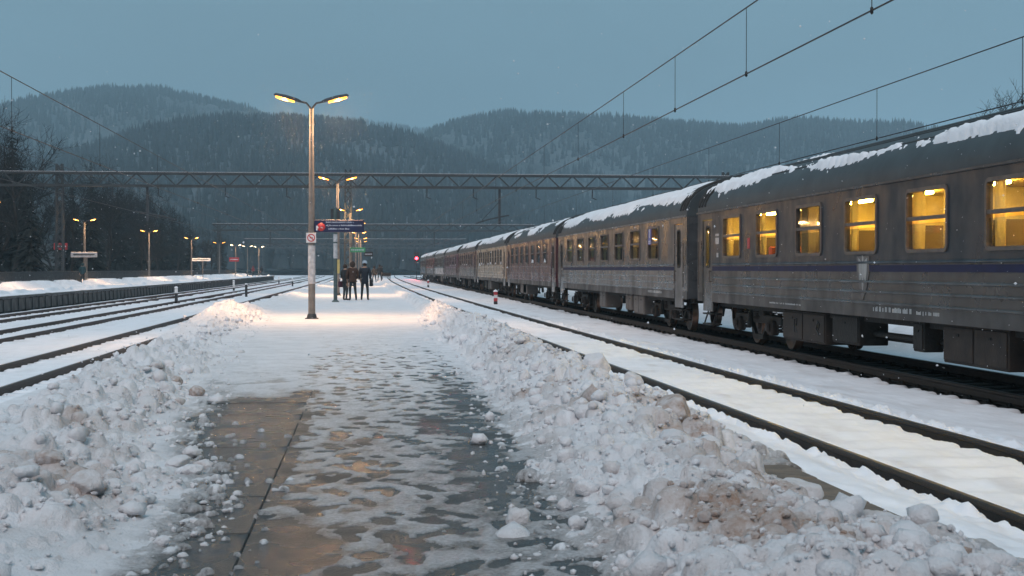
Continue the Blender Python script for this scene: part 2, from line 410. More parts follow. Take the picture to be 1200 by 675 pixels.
# coping slabs along both edges
cb = MB(); cb.bbox(-.21, .21, -.49, .49, -.28, 0, .015); cm = cb.mesh('coping_slab', M['coping'])
for i in range(55):
    yy = 4.0 + i*1.0; x = float(redge(yy)) - .21; s = math.atan2(float(redge(yy+.5)-redge(yy-.5)), 1)
    link('coping_slab', cm, plat, (x, yy, random.uniform(-.012, .006)), (random.uniform(-.01,.01), random.uniform(-.008,.008), -s))
for i in range(26):
    yy = 34.5 + i*1.0; x = float(ledge(yy)) + .21; s = math.atan2(float(ledge(yy+.5)-ledge(yy-.5)), 1)
    link('coping_slab', cm, plat, (x, yy, random.uniform(-.01, .004)), (0, 0, -s))
strip('wall', 3.5, 262, lambda y: redge(y)-.36, lambda y: redge(y)-.06, -.9, -.29, M['concrete']).build('edge_wall', M['concrete'], plat)
strip('wall', 34.0, 262, lambda y: ledge(y)+.06, lambda y: ledge(y)+.36, -.9, -.29, M['concrete']).build('edge_wall', M['concrete'], plat)

# ---- snow lying on the platform: trodden in the middle, shovelled into banks on both sides
NX = 620
ys = [4.0]
while ys[-1] < 268: ys.append(ys[-1] + max(.016, .0047*ys[-1]))
ys = np.array(ys); NY = len(ys)
us = np.linspace(0, 1, NX)
Y = np.repeat(ys[:, None], NX, 1)
eR = redge(ys)[:, None]; eL = ledge(ys)[:, None]
XL, XR = eL - 1.15, eR + .55
X = XL + (XR - XL)*us[None]
fL = smooth_interp([5, 6.3, 7.3, 8.0, 8.6, 9.3, 10.4, 12.4, 15, 18, 24, 32, 40, 60, 268], [-1.0, -1.1, -1.35, -1.15, -.95, -1.0, -1.3, -1.75, -1.8, -2.0, -2.45, -2.8, -2.9, -3.0, -2.9], Y, 8)
fR = smooth_interp([5, 6, 8.4, 11, 13, 19, 28, 43, 60, 90, 150, 268], [.95, 1.0, 1.1, 1.15, 1.2, 1.5, 1.5, 1.75, 1.8, 1.5, 1.15, 1.0], Y, 8)
HL = smooth_interp([5, 6.5, 7.2, 8, 9, 11, 14, 17, 21, 25, 29, 34, 38, 42, 46, 52, 70, 90, 268], [.03, .04, .06, .16, .20, .19, .27, .36, .33, .20, .10, .06, .20, .38, .28, .10, .18, .10, .10], Y, 8)
HR = smooth_interp([5, 6, 7, 8.2, 9.5, 11, 14, 17, 22, 25, 28, 31, 36, 44, 50, 60, 80, 110, 268], [.20, .20, .22, .25, .22, .25, .28, .32, .34, .38, .46, .36, .30, .34, .20, .22, .16, .2, .12], Y, 8)
n1 = fbm(X*1.6, Y*1.1, 4, 1); n2 = fbm(X*5, Y*4, 4, 2); n3 = fbm(X*16, Y*13, 3, 3)
bw = (n1-.5)*.9
sL = (fL + bw*.7 - X)/1.15
lf = sst(34, 31, Y)
pL = sst(0, 1, sL)*(1 - sst(1.05, 2.1 + .8*(1-lf), sL))
fRn = fR + bw*.6
crR = fRn + (eR - .35 - fRn)*np.where(Y < 10.5, .46, .55)
pR = sst(0, 1, (X-fRn)/(crR-fRn))*(1 - sst(0, 1, (X-crR)/np.maximum(eR + np.where((Y < 10.5) & (Y > 7.2), -.22, .35) - crR + (n2-.5)*.5, .2)))
bankL = HL*pL*(.62 + .75*fbm(X*.5+3, Y*.45, 2, 77)); bankR = HR*pR
bank = bankL + bankR
rough = np.clip(bank*7, 0, 1)
# thin layer on the walkway
wear = smooth_interp([5, 8, 12, 16, 20, 26, 34, 45, 70, 268], [.007, .009, .010, .011, .011, .012, .012, .013, .014, .014], Y, 8)
thin = .006 + wear + (n2-.5)*.020 + (n3-.5)*.014 - .004*sst(20, 8, Y)
# bare wet strips: the slabs at the left and the asphalt beside the right bank
bareL = sst(.0, .25, X - fL - bw*.5) * sst(.12, -.06, X - JX + (n2-.5)*.25) * sst(17.5, 14.5, Y + (n1-.5)*6)
bareL = np.maximum(bareL, sst(0,.2,X-fL-bw*.4)*sst(.55,.2,np.abs(X+.75+(n1-.5)*.8))*sst(9.2,8.0,Y+(n2-.5)*1.5)*.6)
bareR = sst(.42, .08, np.abs(X - (fR-.30) + (n1-.5)*.7)) * sst(7.5, 9.5, Y) * sst(22, 14, Y)
thin = thin - .055*bareL - .022*bareR*(n2 > .36)
# footprints
fp = np.zeros_like(X)
prints = []
py_ = 4.8
while py_ < 34:
    px_ = -.85 + rng.uniform(0, .2)
    while px_ < 1.3:
        if rng.random() < .88:
            prints.append((px_ + rng.normal(0, .035), py_ + rng.uniform(-.16, .16), rng.uniform(.045, .11), rng.uniform(.09, .21), rng.normal(0, .5), rng.uniform(.25, 1)))
        px_ += rng.uniform(.17, .30)
    py_ += .30
for (px, py, a, b, th, dep) in prints:
    j0, j1 = np.searchsorted(ys, [py-.32, py+.32])
    if j1 - j0 < 2: continue
    xl = X[j0, 0]; dxx = (X[j0, -1]-xl)/(NX-1)
    i0 = max(0, int((px-.25-xl)/dxx)); i1 = min(NX, int((px+.25-xl)/dxx)+1)
    if i1 - i0 < 2: continue
    xx = X[j0:j1, i0:i1]-px; yv = Y[j0:j1, i0:i1]-py
    c, s_ = math.cos(th), math.sin(th)
    q = ((xx*c+yv*s_)/a)**2 + ((yv*c-xx*s_)/b)**2 + (n3[j0:j1, i0:i1]-.5)*1.3
    fp[j0:j1, i0:i1] = np.maximum(fp[j0:j1, i0:i1], dep*sst(1.25, .55, q))
thin = thin - .034*fp*(1-rough)*sst(34, 20, Y)
thin = np.where(thin > 0, thin*.5, thin)
Z = np.maximum(thin, -.05)*(1-rough) + rough*.012 + bank*(1 + (n2-.5)*.55 + (n1-.5)*.5)
Z += rough*((n3-.5)*.045 + (n2-.5)*.05)
dirt = np.clip((fbm(X*1.6+5, Y*1.1, 5, 21)-.52)*4.0, 0, 1)*rough*np.where(X > 0, 1.0, .7)*sst(32, 12, Y)
# blotches of dirt on the crests in the foreground
for (dx, dy, dr_, amt) in [(-1.75, 9.0, .5, .7), (-2.2, 9.3, .5, .45), (2.35, 8.3, .5, .75), (2.0, 7.6, .4, .5), (2.5, 10.6, .4, .5), (1.75, 12.5, .35, .6), (-2.3, 17.5, .5, .5), (-1.7, 10.2, .35, .5), (2.8, 7.0, .5, .5), (2.6, 9.4, .35, .6)]:
    dirt = np.maximum(dirt, amt*np.exp(-((X-dx)**2+((Y-dy)*.8)**2)/dr_**2)*sst(.3, .6, n2)*1.3*rough)
# lumps
def stamp(px, py, r, zc, dv, flat=.85):
    j0, j1 = np.searchsorted(ys, [py-r, py+r])
    if j1 <= j0: return
    xl = X[j0, 0]; dxx = (X[j0, -1]-xl)/(NX-1)
    i0 = max(0, int((px-r-xl)/dxx)); i1 = min(NX, int((px+r-xl)/dxx)+2)
    if i1 - i0 < 2: return
    xx = X[j0:j1, i0:i1]; yv = Y[j0:j1, i0:i1]
    wb = 1 + (n3[j0:j1, i0:i1]-.5)*1.1
    d2 = (((xx-px)**2+(yv-py)**2)/(r*r))*wb
    top = zc + flat*r*np.sqrt(np.clip(1-d2, 0, 1)) - .4*r*(d2 > 1)
    m = (d2 < 1) & (top > Z[j0:j1, i0:i1])
    Z[j0:j1, i0:i1] = np.where(m, top, Z[j0:j1, i0:i1])
    dirt[j0:j1, i0:i1] = np.where(m, dirt[j0:j1, i0:i1]*.55 + dv*.45, dirt[j0:j1, i0:i1])
def hat(px, py):
    j = min(NY-1, int(np.searchsorted(ys, py))); xl = X[j, 0]; dxx = (X[j, -1]-xl)/(NX-1)
    i = int(np.clip((px-xl)/dxx, 0, NX-1)); return j, i
H0 = Z.copy()
for i in range(26000):
    py = 5.5 + 40*rng.random()**2.0; left = rng.random() < .45
    j, _ = hat(0, py)
    if left: px = fL[j, 0] + .25 - abs(rng.normal(0, .8))*1.2
    else: px = fR[j, 0] - .2 + rng.random()**.8*(eR[j, 0]-fR[j, 0]+.1)
    j, i_ = hat(px, py); rr = rough[j, i_]
    if rr < .15 and rng.random() < .75: continue
    r = min(.13, float(np.exp(rng.normal(-3.55, .5)))) * (1 if rr > .4 else .7)
    if left and py < 7.7 and rng.random() < .85: continue
    if 7.1 < py < 10.3 and not left and px > eR[j, 0]-.6: continue
    stamp(px, py, r, H0[j, i_]-r*rng.uniform(-.25, .5) if rr > .2 else r*-.1, np.clip(rng.normal(-.05, .3) + dirt[j, i_]*.9, 0, 1), rng.uniform(.7, 1.05))
for i in range(420):      # crumbs thrown over the bare slabs
    py = rng.uniform(6.0, 13.5); j, _ = hat(0, py)
    px = fL[j, 0] - .1 + abs(rng.normal(0, .28)); r = rng.uniform(.010, .042)
    stamp(px, py, r, -.1*r, 0, .8)
# fall away beyond the edges, down to the trackbeds
Z = Z - .62*np.maximum(sst(0, 1.0, eL - .05 - X), lf*sst(-2.95, -4.1, X + (n1-.5)*.5)) - .34*sst(.02, .42, X - eR)
Z = np.where((Y < 10.2) & (Y > 7.1) & (X > eR-.40+(n2-.5)*.35), Z - .10*sst(-.42, -.25, X-eR), Z)
thinA = np.clip(1.05 - (Z - .001)/.011, 0, 1)*(1-rough)*(.35*sst(70, 25, Y) + .65*sst(26, 10, Y))
thinA = np.clip(np.maximum(thinA*.9, .52*(1-rough)*sst(27, 8, Y)*(n2 > .4)), 0, 1)*((X > eL+.3) & (X < eR+.1))*sst(-.25, .05, X-fL)
me = grid_mesh('platform_snow', X, Y, Z, M['snow_walk'], {'dirt': dirt, 'thin': thinA})
tag(link('platform_snow', me), 'trodden and shovelled snow lying on the platform in two long banks', 'snow', kind='stuff')
def ico(sub):
    bm = bmesh.new(); bmesh.ops.create_icosphere(bm, subdivisions=sub, radius=1); bm.verts.index_update()
    v = np.array([q.co[:] for q in bm.verts]); f = np.array([[q.index for q in p.verts] for p in bm.faces]); bm.free(); return v, f
def rubble(N, sub, rlo, rhi, pw, smooth):
    v, f = ico(sub); P = []; 
    while len(P) < N:
        py = 5.0 + 38*rng.random()**1.9; left = rng.random() < .42
        j, _ = hat(0, py)
        if left: px = fL[j, 0] + .35 - abs(rng.normal(0, .75))*1.2
        else: px = fR[j, 0] - .35 + rng.random()**.85*(eR[j, 0]-fR[j, 0]+.25)
        j, i = hat(px, py); rr = rough[j, i]
        if rr < .12 and rng.random() < .8: continue
        if left and py < 7.6 and rng.random() < .8: continue
        if 7.1 < py < 10.3 and not left and px > eR[j, 0]-.55: continue
        r = rlo + (rhi-rlo)*rng.random()**pw
        P.append((px, py, max(Z[j, i], 0) + r*rng.uniform(-.25, .45), r, max(0, min(1, dirt[j, i]*rng.uniform(.3, 1.4) + rng.normal(-.2, .2)))))
    P = np.array(P); n = len(P); nv = len(v)
    sc_ = rng.uniform(.65, 1.25, (n, 1, 3)); sc_[:, :, 2] *= .8
    W = v[None]*rng.uniform(.72, 1.22, (n, nv, 1))*sc_*P[:, None, 3:4]
    a = rng.uniform(0, 6.28, n); c, s_ = np.cos(a)[:, None], np.sin(a)[:, None]
    W = np.stack([W[..., 0]*c - W[..., 1]*s_, W[..., 0]*s_ + W[..., 1]*c, W[..., 2]], -1) + P[:, None, :3]
    T = (f[None] + (np.arange(n)*nv)[:, None, None]).reshape(-1, 3)
    return W.reshape(-1, 3), T, np.repeat(P[:, 4], nv), np.full(len(T), smooth)
A = [rubble(9500, 1, .007, .030, 2.0, False), rubble(1700, 2, .020, .11, 5.0, True)]
off = 0; VV, TT_, DD, SS = [], [], [], []
for v_, t_, d_, s_ in A:
    VV.append(v_); TT_.append(t_+off); DD.append(d_); SS.append(s_); off += len(v_)
VV = np.concatenate(VV); TT_ = np.concatenate(TT_); DD = np.concatenate(DD); SS = np.concatenate(SS)
me = bpy.data.meshes.new('snow_rubble'); me.vertices.add(len(VV)); me.vertices.foreach_set('co', VV.reshape(-1).astype(np.float32))
me.loops.add(TT_.size); me.loops.foreach_set('vertex_index', TT_.reshape(-1).astype(np.int32)); me.polygons.add(len(TT_)); me.polygons.foreach_set('loop_start', np.arange(0, TT_.size, 3, dtype=np.int32))
me.polygons.foreach_set('use_smooth', SS)
me.attributes.new('dirt', 'FLOAT', 'POINT').data.foreach_set('value', DD.astype(np.float32)); me.attributes.new('thin', 'FLOAT', 'POINT')
me.materials.append(M['snow_walk']); me.update()
tag(link('snow_rubble', me), 'countless small broken lumps of snow strewn over the banks', 'snow rubble', kind='stuff')
def zsnow(px, py):
    j, i = hat(px, py); return float(Z[j, i])

# ------------------------------------------------------------------ snow on the trackbeds
def rail_trough(X, Y, cx, half, top, side, nn, deep=.16, wdt=.16, per=.0):
    t = 0
    for s in (-1, 1):
        d = (X - (cx + s*half))*side          # >0 on the camera's side of the rail
        wv = wdt*(.55 + nn*1.0)
        if per: wv = wv*(1 + .75*np.clip(np.cos(2*math.pi*Y/.65)*2-.6, -1, 1))
        t = np.maximum(t, sst(wv, wv*.45, d)*sst(-.05, -.03, d))
        t = np.maximum(t, .8*sst(-.075, -.05, d)*sst(.02, 0, d))
    return deep*t
def bed(name, x0f, x1f, y0, y1, zf, nx, k, m, label):
    ys = [y0]
    while ys[-1] < y1: ys.append(ys[-1] + max(.03, k*ys[-1]))
    ys = np.array(ys); u = np.linspace(0, 1, nx)
    x0, x1 = x0f(ys)[:, None], x1f(ys)[:, None]
    X = x0 + (x1-x0)*u[None]; Y = np.repeat(ys[:, None], nx, 1)
    Z, d = zf(X, Y)
    me = grid_mesh(name, X, Y, Z, m, {'dirt': d, 'thin': np.zeros_like(X)})
    return tag(link(name, me), label, 'snow', kind='stuff')
def zr(X, Y):
    a = fbm(X*2.2, Y*1.3, 4, 31); b = fbm(X*9, Y*7, 3, 32); c = rc(Y)
    z = RZ - .035 + (a-.5)*.05 + (b-.5)*.02
    z = z - .05*sst(.2, .9, X-c-.9)*sst(3.9, 3.0, X-c) 
    z = z + .013*np.cos(2*math.pi*(Y-5.5)/.65)*sst(1.3, 1.1, np.abs(X-c))*(.5+a)
    z = z + .10*sst(1.05, 1.6, c-X)*(.6+a*.8)                        # heaped against the platform
    z = z - rail_trough(X, Y, c, .78, RZ, -1, b, .19, .21)
    # crumbs beside the rails
    near = np.exp(-((np.abs(X-c)-.78-.22)/.16)**2)
    z = z + near*np.clip(b-.45, 0, 1)*.22
    edge = TX - 1.28 + (a-.5)*.25 + .12*np.cos(2*math.pi*Y/.62)
    z = z - .22*sst(-.12, .10, X-edge)
    d = np.clip((fbm(X*3, Y*.7, 4, 33)-.6)*2.5, 0, .5)*.6
    return z, d
bed('trackbed_snow', lambda y: rc(y)-2.0, lambda y: np.full_like(y, TX-1.05), 6.5, 300, zr, 220, .0055, M['snow_bed'], 'smooth snow between the platform and the train')
def zl(X, Y):
    a = fbm(X*1.2, Y*.8, 4, 41); b = fbm(X*6, Y*5, 3, 42); z = LZ - .105 + (a-.5)*.04 + (b-.5)*.015
    sft = lshift(Y)
    for cx, hf in LT: z = z + .012*np.cos(2*math.pi*(Y-20)/.65)*sst(1.25, 1.05, np.abs(X-cx-sft))
    for cx, hf in LT: z = z - rail_trough(X, Y, cx+sft, hf, LZ, 1, b, .15, .30, 1)
    d = np.clip((fbm(X*2, Y*.5, 4, 43)-.6)*2, 0, .4)*.5
    return z, d
bed('trackbed_snow', lambda y: lshift(y)-17.0, lambda y: np.where(y < 33.5, -3.3, ledge(y)-.1), 12, 420, zl, 330, .006, M['snow_bed'], 'snow over the three tracks left of the platform')
def zfar(X, Y):
    a = fbm(X*.9, Y*.7, 4, 51); b = fbm(X*5, Y*5, 3, 52)
    z = -.30 + .42*sst(11.0, 12.6, X)*sst(18, 14.5, X)*(.5+a) + (b-.5)*.22*sst(10.9, 11.5, X)
    return z, np.clip((a-.6)*2, 0, .3)
bed('trackbed_snow', lambda y: np.full_like(y, TX+1.2), lambda y: np.full_like(y, 44.0), 8, 320, zfar, 200, .009, M['snow_bed'], 'shovelled snow on the ground beyond the train')

# ballast under the train
def ballast():
    ys = np.arange(6, 260, .16); xs = np.linspace(TX-1.45, TX+1.45, 40)
    X, Y = np.meshgrid(xs, ys); a = fbm(X*11, Y*11, 2, 61)
    Z = RZ - .21 + (a-.5)*.09 - .1*sst(1.1, 1.45, np.abs(X-TX))
    me = grid_mesh('ballast_bed', X, Y, Z, M['ballast'], smooth=False)
    return tag(link('ballast_bed', me), 'dark snow free ballast under the train', kind='structure')
ballast()

# ------------------------------------------------------------------ tracks
RP = [(-.07,-.16),(.07,-.16),(.07,-.148),(.012,-.13),(.010,-.05),(.034,-.038),(.034,-.004),(.028,0),(-.028,0),(-.034,-.004),(-.034,-.038),(-.010,-.05),(-.012,-.13),(-.07,-.148)]
def track(label, cf, half, z, y0, y1, sp, nmax, ends=1.25, snowcap=False, sy0=None):
    t = empty('railway_track', (0, 0, 0)); tag(t, label, kind='structure')
    ys = list(np.linspace(y0, y1, 160))
    for s in (-1, 1):
        b = MB(); b.sweep([(float(cf(yy))+s*half, yy, z) for yy in ys], RP)
        b.mi = 1; b.sweep([(float(cf(yy))+s*half, yy, z+.002) for yy in ys], [(-.026,0),(.026,0),(.022,.001),(-.022,.001)])
        b.build('rail', [M['rail'], M['rail_top']], t)
    b = MB(); b.bbox(-ends, ends, -.12, .12, -.36, -.165, .015)
    for s in (-1, 1):
        b.box(s*half-.16, s*half+.16, -.08, .08, -.166, -.150)
        for q in (-1, 1):
            b.lathe([(.0,-.11),(.022,-.11),(.026,-.15)], 6, 'z', (s*half+q*.105, .04*q, 0))
            b.box(s*half+q*.105-.04, s*half+q*.105+.04, -.03, .03, -.152, -.128)
    me = b.mesh('sleeper', M['sleeper'])
    yy = sy0 if sy0 is not None else y0; n = 0
    while n < nmax and yy < y1:
        link('sleeper', me, t, (float(cf(yy)), yy, z), (0, 0, random.uniform(-.012, .012))); yy += sp; n += 1
    return t
track('snow covered track with two dark rails beside the platform, right side', rc, .78, RZ, 5.5, 400, .65, 130)
track('dark track under the waiting train', lambda y: TX, .76, RZ, 6, 330, .62, 170)
for i, (cx, hf) in enumerate(LT):
    track(['snowy track nearest the platform on its left side', 'middle of the three tracks left of the platform', 'snowy track along the far left platform wall'][i],
          lambda y, cx=cx: cx+lshift(y), hf, LZ, 16, 410, .65, 190, 1.2, sy0=20)

# ------------------------------------------------------------------ far left platform
SX = -17.35
def sx(y): return SX + lshift(y)*.8
sp_ = strip('side', 40, 272, lambda y: -26.5, lambda y: sx(y)-.12, -.9, .02, M['concrete']).build('side_platform', M['concrete'])
tag(sp_, 'low platform on the far left behind the tracks', kind='structure')
b = MB(); b.bbox(-.06, .06, -.66, .66, -.62, -.02, .012); pm = b.mesh('wall_panel', M['concrete'])
b = MB(); b.bbox(-.14, .09, -.09, .09, -.68, .0, .012); pp = b.mesh('wall_post', M['concrete'])
yy = 55
while yy < 270:
    link('wall_panel', pm, sp_, (float(sx(yy))-.05, yy+.73, 0)); link('wall_post', pp, sp_, (float(sx(yy))-.02, yy, 0)); yy += 1.46
strip('cop', 45, 272, lambda y: sx(y)-.45, lambda y: sx(y)+.14, .02, .12, M['coping'], 90).build('edge_beam', M['concrete'], sp_)
def zs(X, Y):
    a = fbm(X*.8, Y*.5, 4, 71); b = fbm(X*3, Y*2, 3, 72)
    z = .13 + (a-.4)*.1 + (b-.5)*.05 + .42*sst(-21.8, -23.2, X)*sst(.42, .62, a) + .22*sst(.35, 0, np.abs(X-(sx(Y)-.9)))*sst(.5, .65, a)
    return z - .16*sst(-.12, .08, X-sx(Y)), np.zeros_like(X)
bed('side_platform_snow', lambda y: np.full_like(y, -26.4), lambda y: sx(y)+.06, 45, 271, zs, 90, .004, M['snow_bed'], 'uneven snow lying on the far left platform')
# railing behind it
fx = -24.3
fence = empty('platform_fence', (fx, 50, .1)); tag(fence, 'long grey steel picket fence along the far left platform', 'fence')
b = MB(); b.bbox(-.03, .03, -.03, .03, 0, 1.22, .006); post = b.mesh('post', M['steel'])
for i in range(95): link('post', post, fence, (0, i*2.3, 0))
for z in (.18, 1.1):
    b = MB(); b.box(-.02, .02, 0, 216.2, z, z+.045); b.build('rail', M['steel'], fence)
b = MB()
for i in range(1500):
    if (i % 16) == 0: continue
    y = i*.144; b.add([(-.012,y-.012,.22),(.012,y-.012,.22),(.012,y+.012,.22),(-.012,y+.012,.22),(-.012,y-.012,1.1),(.012,y-.012,1.1),(.012,y+.012,1.1),(-.012,y+.012,1.1)],
                      [(0,1,5,4),(1,2,6,5),(2,3,7,6),(3,0,4,7)])
o = b.build('picket', M['steel'], fence); o['kind'] = 'stuff'

# ------------------------------------------------------------------ lamp posts
def lamp_head_parts(root, side, z, ln, em, tilt=R(15), reach=.32, power=0):
    # curved bracket, housing, lens
    c, s = math.cos(tilt), math.sin(tilt)
    pts = [(0,0,z-.02),(side*.05,0,z+.06),(side*.14,0,z+.17),(side*reach,0,z+.21)]
    b = MB(); b.tube(pts, .03, 8); b.build('bracket', M['lamp_body'], root)
    h = empty
    x0 = side*(reach-.03)
    def P(u, v, wz): return (x0 + side*(u*c), v, z+.21 + u*s + wz)
    prof = [(0,.05,.05),(.10,.07,.07),(.18,.10,.075),(.45,.125,.08),(ln-.06,.12,.06),(ln,.08,.03)]
    V = []; Fc = []
    for (u, wv, hh) in prof:
        V += [P(u,-wv,-.035),P(u,wv,-.035),P(u,wv,-.035+hh*.7),P(u,wv*.55,-.035+hh*1.3),P(u,-wv*.55,-.035+hh*1.3),P(u,-wv,-.035+hh*.7)]
    for i in range(len(prof)-1):
        for k in range(6):
            k2 = (k+1)%6; Fc.append((i*6+k, i*6+k2, (i+1)*6+k2, (i+1)*6+k))
    Fc += [(5,4,3,2,1,0), tuple((len(prof)-1)*6+k for k in range(6))]
    b = MB(); b.add(V, Fc); hd = b.build('lamp_head', M['lamp_body'], root)
    V = []; pr = [(.20,.03),(.24,.085),(.45,.105),(ln-.10,.10),(ln-.05,.04)]
    for (u, wv) in pr: V += [P(u,-wv,-.040),P(u,-wv*.6,-.085),P(u,wv*.6,-.085),P(u,wv,-.040)]
    Fc = []
    for i in range(len(pr)-1):
        for k in range(3): Fc.append((i*4+k, (i+1)*4+k, (i+1)*4+k+1, i*4+k+1))
    Fc += [(0,1,2,3), tuple((len(pr)-1)*4+3-k for k in range(4))]
    b = MB(); b.add(V, Fc, True); b.build('lens', em, hd)
    if power:
        l = bpy.data.lights.new('lamp_light', 'SPOT'); l.energy = power*1.7; l.color = (1.0, .58, .31); l.spot_size = R(132); l.spot_blend = 1.0; l.shadow_soft_size = .06
        lo = bpy.data.objects.new('lamp_light', l); col.objects.link(lo); lo.parent = root; lo.location = P(.5, 0, -.14)
        l = bpy.data.lights.new('lamp_light', 'POINT'); l.energy = power*.45; l.color = (1.0, .55, .22); l.shadow_soft_size = .06
        lo = bpy.data.objects.new('lamp_light', l); col.objects.link(lo); lo.parent = root; lo.location = P(.5, 0, -.12)
def lamp(loc, label, H=6.04, em=None, ln=.80, group='double headed lamps on the platform', rz=0, power=420):
    t = empty('lamp_post', loc, rz); tag(t, label, 'lamp post', group)
    b = MB(); b.tube([(0,0,0),(0,0,2.2),(0,0,H*.72),(0,0,H)], [.105,.10,.075,.06], 10); b.build('pole', M['pole'], t)
    b = MB(); b.bbox(-.19,.19,-.19,.19,-.03,.035,.01); b.lathe([(.15,.03),(.13,.12),(.107,.16)], 10); b.build('base', M['dark_steel'], t)
    for s in (-1, 1): lamp_head_parts(t, s, H, ln, em or M['sodium'], power=power)
    return t
L1 = lamp((-1.58, 40.9, 0), 'tall double lamp post carrying the navy sign, nearest on the platform')
# stickers and no-smoking plate on the nearest post
b = MB(); b.tube([(0,0,1.02),(0,0,2.12)], [.112,.108], 10, False)
b.build('paper_wrap', M['paper'], L1)
b = MB(); b.bbox(-.15,.13,-.135,-.115,2.2,2.48,.006); pl = b.build('notice_plate', M['white'], L1)
b = MB(); n=20
for k in range(n):
    a0, a1 = 2*math.pi*k/n, 2*math.pi*(k+1)/n
    b.add([(-.01+.115*math.cos(a0),-.139,2.34+.115*math.sin(a0)),(-.01+.115*math.cos(a1),-.139,2.34+.115*math.sin(a1)),(-.01+.085*math.cos(a1),-.139,2.34+.085*math.sin(a1)),(-.01+.085*math.cos(a0),-.139,2.34+.085*math.sin(a0))],[(0,1,2,3)])
b.add([(-.09,-.1385,2.40),(-.07,-.1385,2.42),(.07,-.1385,2.28),(.05,-.1385,2.26)],[(0,1,2,3)])
b.build('prohibition_ring', M['red'], pl)
b = MB(); b.box(-.05,.04,-.1375,-.1365,2.325,2.35); b.build('symbol', M['black'], pl)
sg = tag(empty('hanging_sign', (-1.58+.08, 40.88, 2.50)), 'navy direction sign with pale lettering held by the nearest lamp post', 'sign')
b = MB(); b.bbox(0,1.42,-.06,.06,0,.36,.012); b.build('board', M['navy'], sg)
b = MB(); b.box(-.03,.02,-.04,.04,.1,.26); b.build('clamp', M['dark_steel'], sg)
b = MB(); b.lathe([(0,-.064),(.12,-.064),(.12,-.061)], 16, 'y', (.19,0,.15)); b.build('red_disc', M['red'], sg)
b = MB(); b.add([(.05,-.066,.05),(.05,-.066,.19),(.09,-.066,.19),(.13,-.066,.12),(.09,-.066,.11),(.09,-.066,.05)],[(0,5,4,3,2,1)])
b.bar((.18,-.068,.15),(.24,-.068,.12),.018); b.build('arrow', M['white'], sg)
M['sign_text'] = mat('sign_lettering', (.42,.46,.55), .6)
b = MB()
for (x0, x1, z) in ((.33,1.12,.27),(.33,1.36,.18),(.40,.98,.08)):
    x = x0
    while x < x1:
        wd = random.uniform(.012,.03); hh = random.choice((.028,.028,.042))
        b.box(x, x+wd, -.064, -.0605, z, z+hh); x += wd + random.choice((.008,.008,.009,.03))
b.build('lettering', M['sign_text'], sg)['kind'] = 'stuff'

ordw = ['second', 'third', 'fourth', 'fifth', 'sixth', 'seventh', 'eighth']
for i, (y, x) in enumerate([(76.5, -1.56), (117, -1.36), (153, -1.2), (190, -1.1), (226, -1.0), (252, -1.0)]):
    lamp((x, y, 0), f'lit double lamp post standing {ordw[i]} in the platform row from the camera', em=M['sodium'] if i < 2 else M['sodium_far'], power=420 if i < 5 else 0)
# paper wrapped green post in front of the second lamp
t = tag(empty('sign_post', (-1.36, 61.5, 0)), 'slim green grey post with paper bills beside the three waiting people', 'post')
b = MB(); b.tube([(0,0,0),(0,0,4.1)], .085, 10); b.lathe([(.17,0),(.15,.05),(.09,.1)], 10); b.build('pole', M['pole_green'], t)
b = MB(); b.tube([(0,0,1.9),(0,0,2.55)], .092, 10, False); b.tube([(0,0,2.62),(0,0,2.95)], .092, 10, False); b.build('paper_bill', M['paper'], t)
b = MB(); b.bbox(.05,.19,-.03,.03,1.25,1.85,.008); b.build('yellow_notice', mat('yellow_notice', (.55,.42,.16), .7), t)
b = MB(); b.bbox(-.2,.2,-.03,.03,3.6,4.05,.01); b.build('plate', M['dark_steel'], t)
# hanging signs farther on
for (x, y, z, wd, m, lb, nm) in [(-.75, 116, 3.0, 1.25, 'green', 'green sign hanging above the waiting people', 'hanging_sign'), (.15, 125, 2.75, .75, 'black', 'small dark sign hanging right of the green sign', 'hanging_sign')]:
    t = tag(empty(nm, (x, y, z)), lb, 'sign')
    b = MB(); b.bbox(-wd/2, wd/2, -.06, .06, -.2, .2, .012); b.build('board', M[m], t)
    b = MB()
    for q in range(7):
        x0 = -wd*.42 + q*wd*.12; b.box(x0, x0+wd*.08, -.065, -.061, -.05, .04)
    b.build('lettering', M['sign_text'], t)['kind'] = 'stuff'
    b = MB(); b.bar((-wd/2+.08,0,.2),(-wd/2+.08,0,.5),.03); b.bar((-wd/2-.6 if m == 'green' else -wd/2-1.1,0,.5),(wd/2,0,.5),.04); b.build('hanger', M['dark_steel'], t)

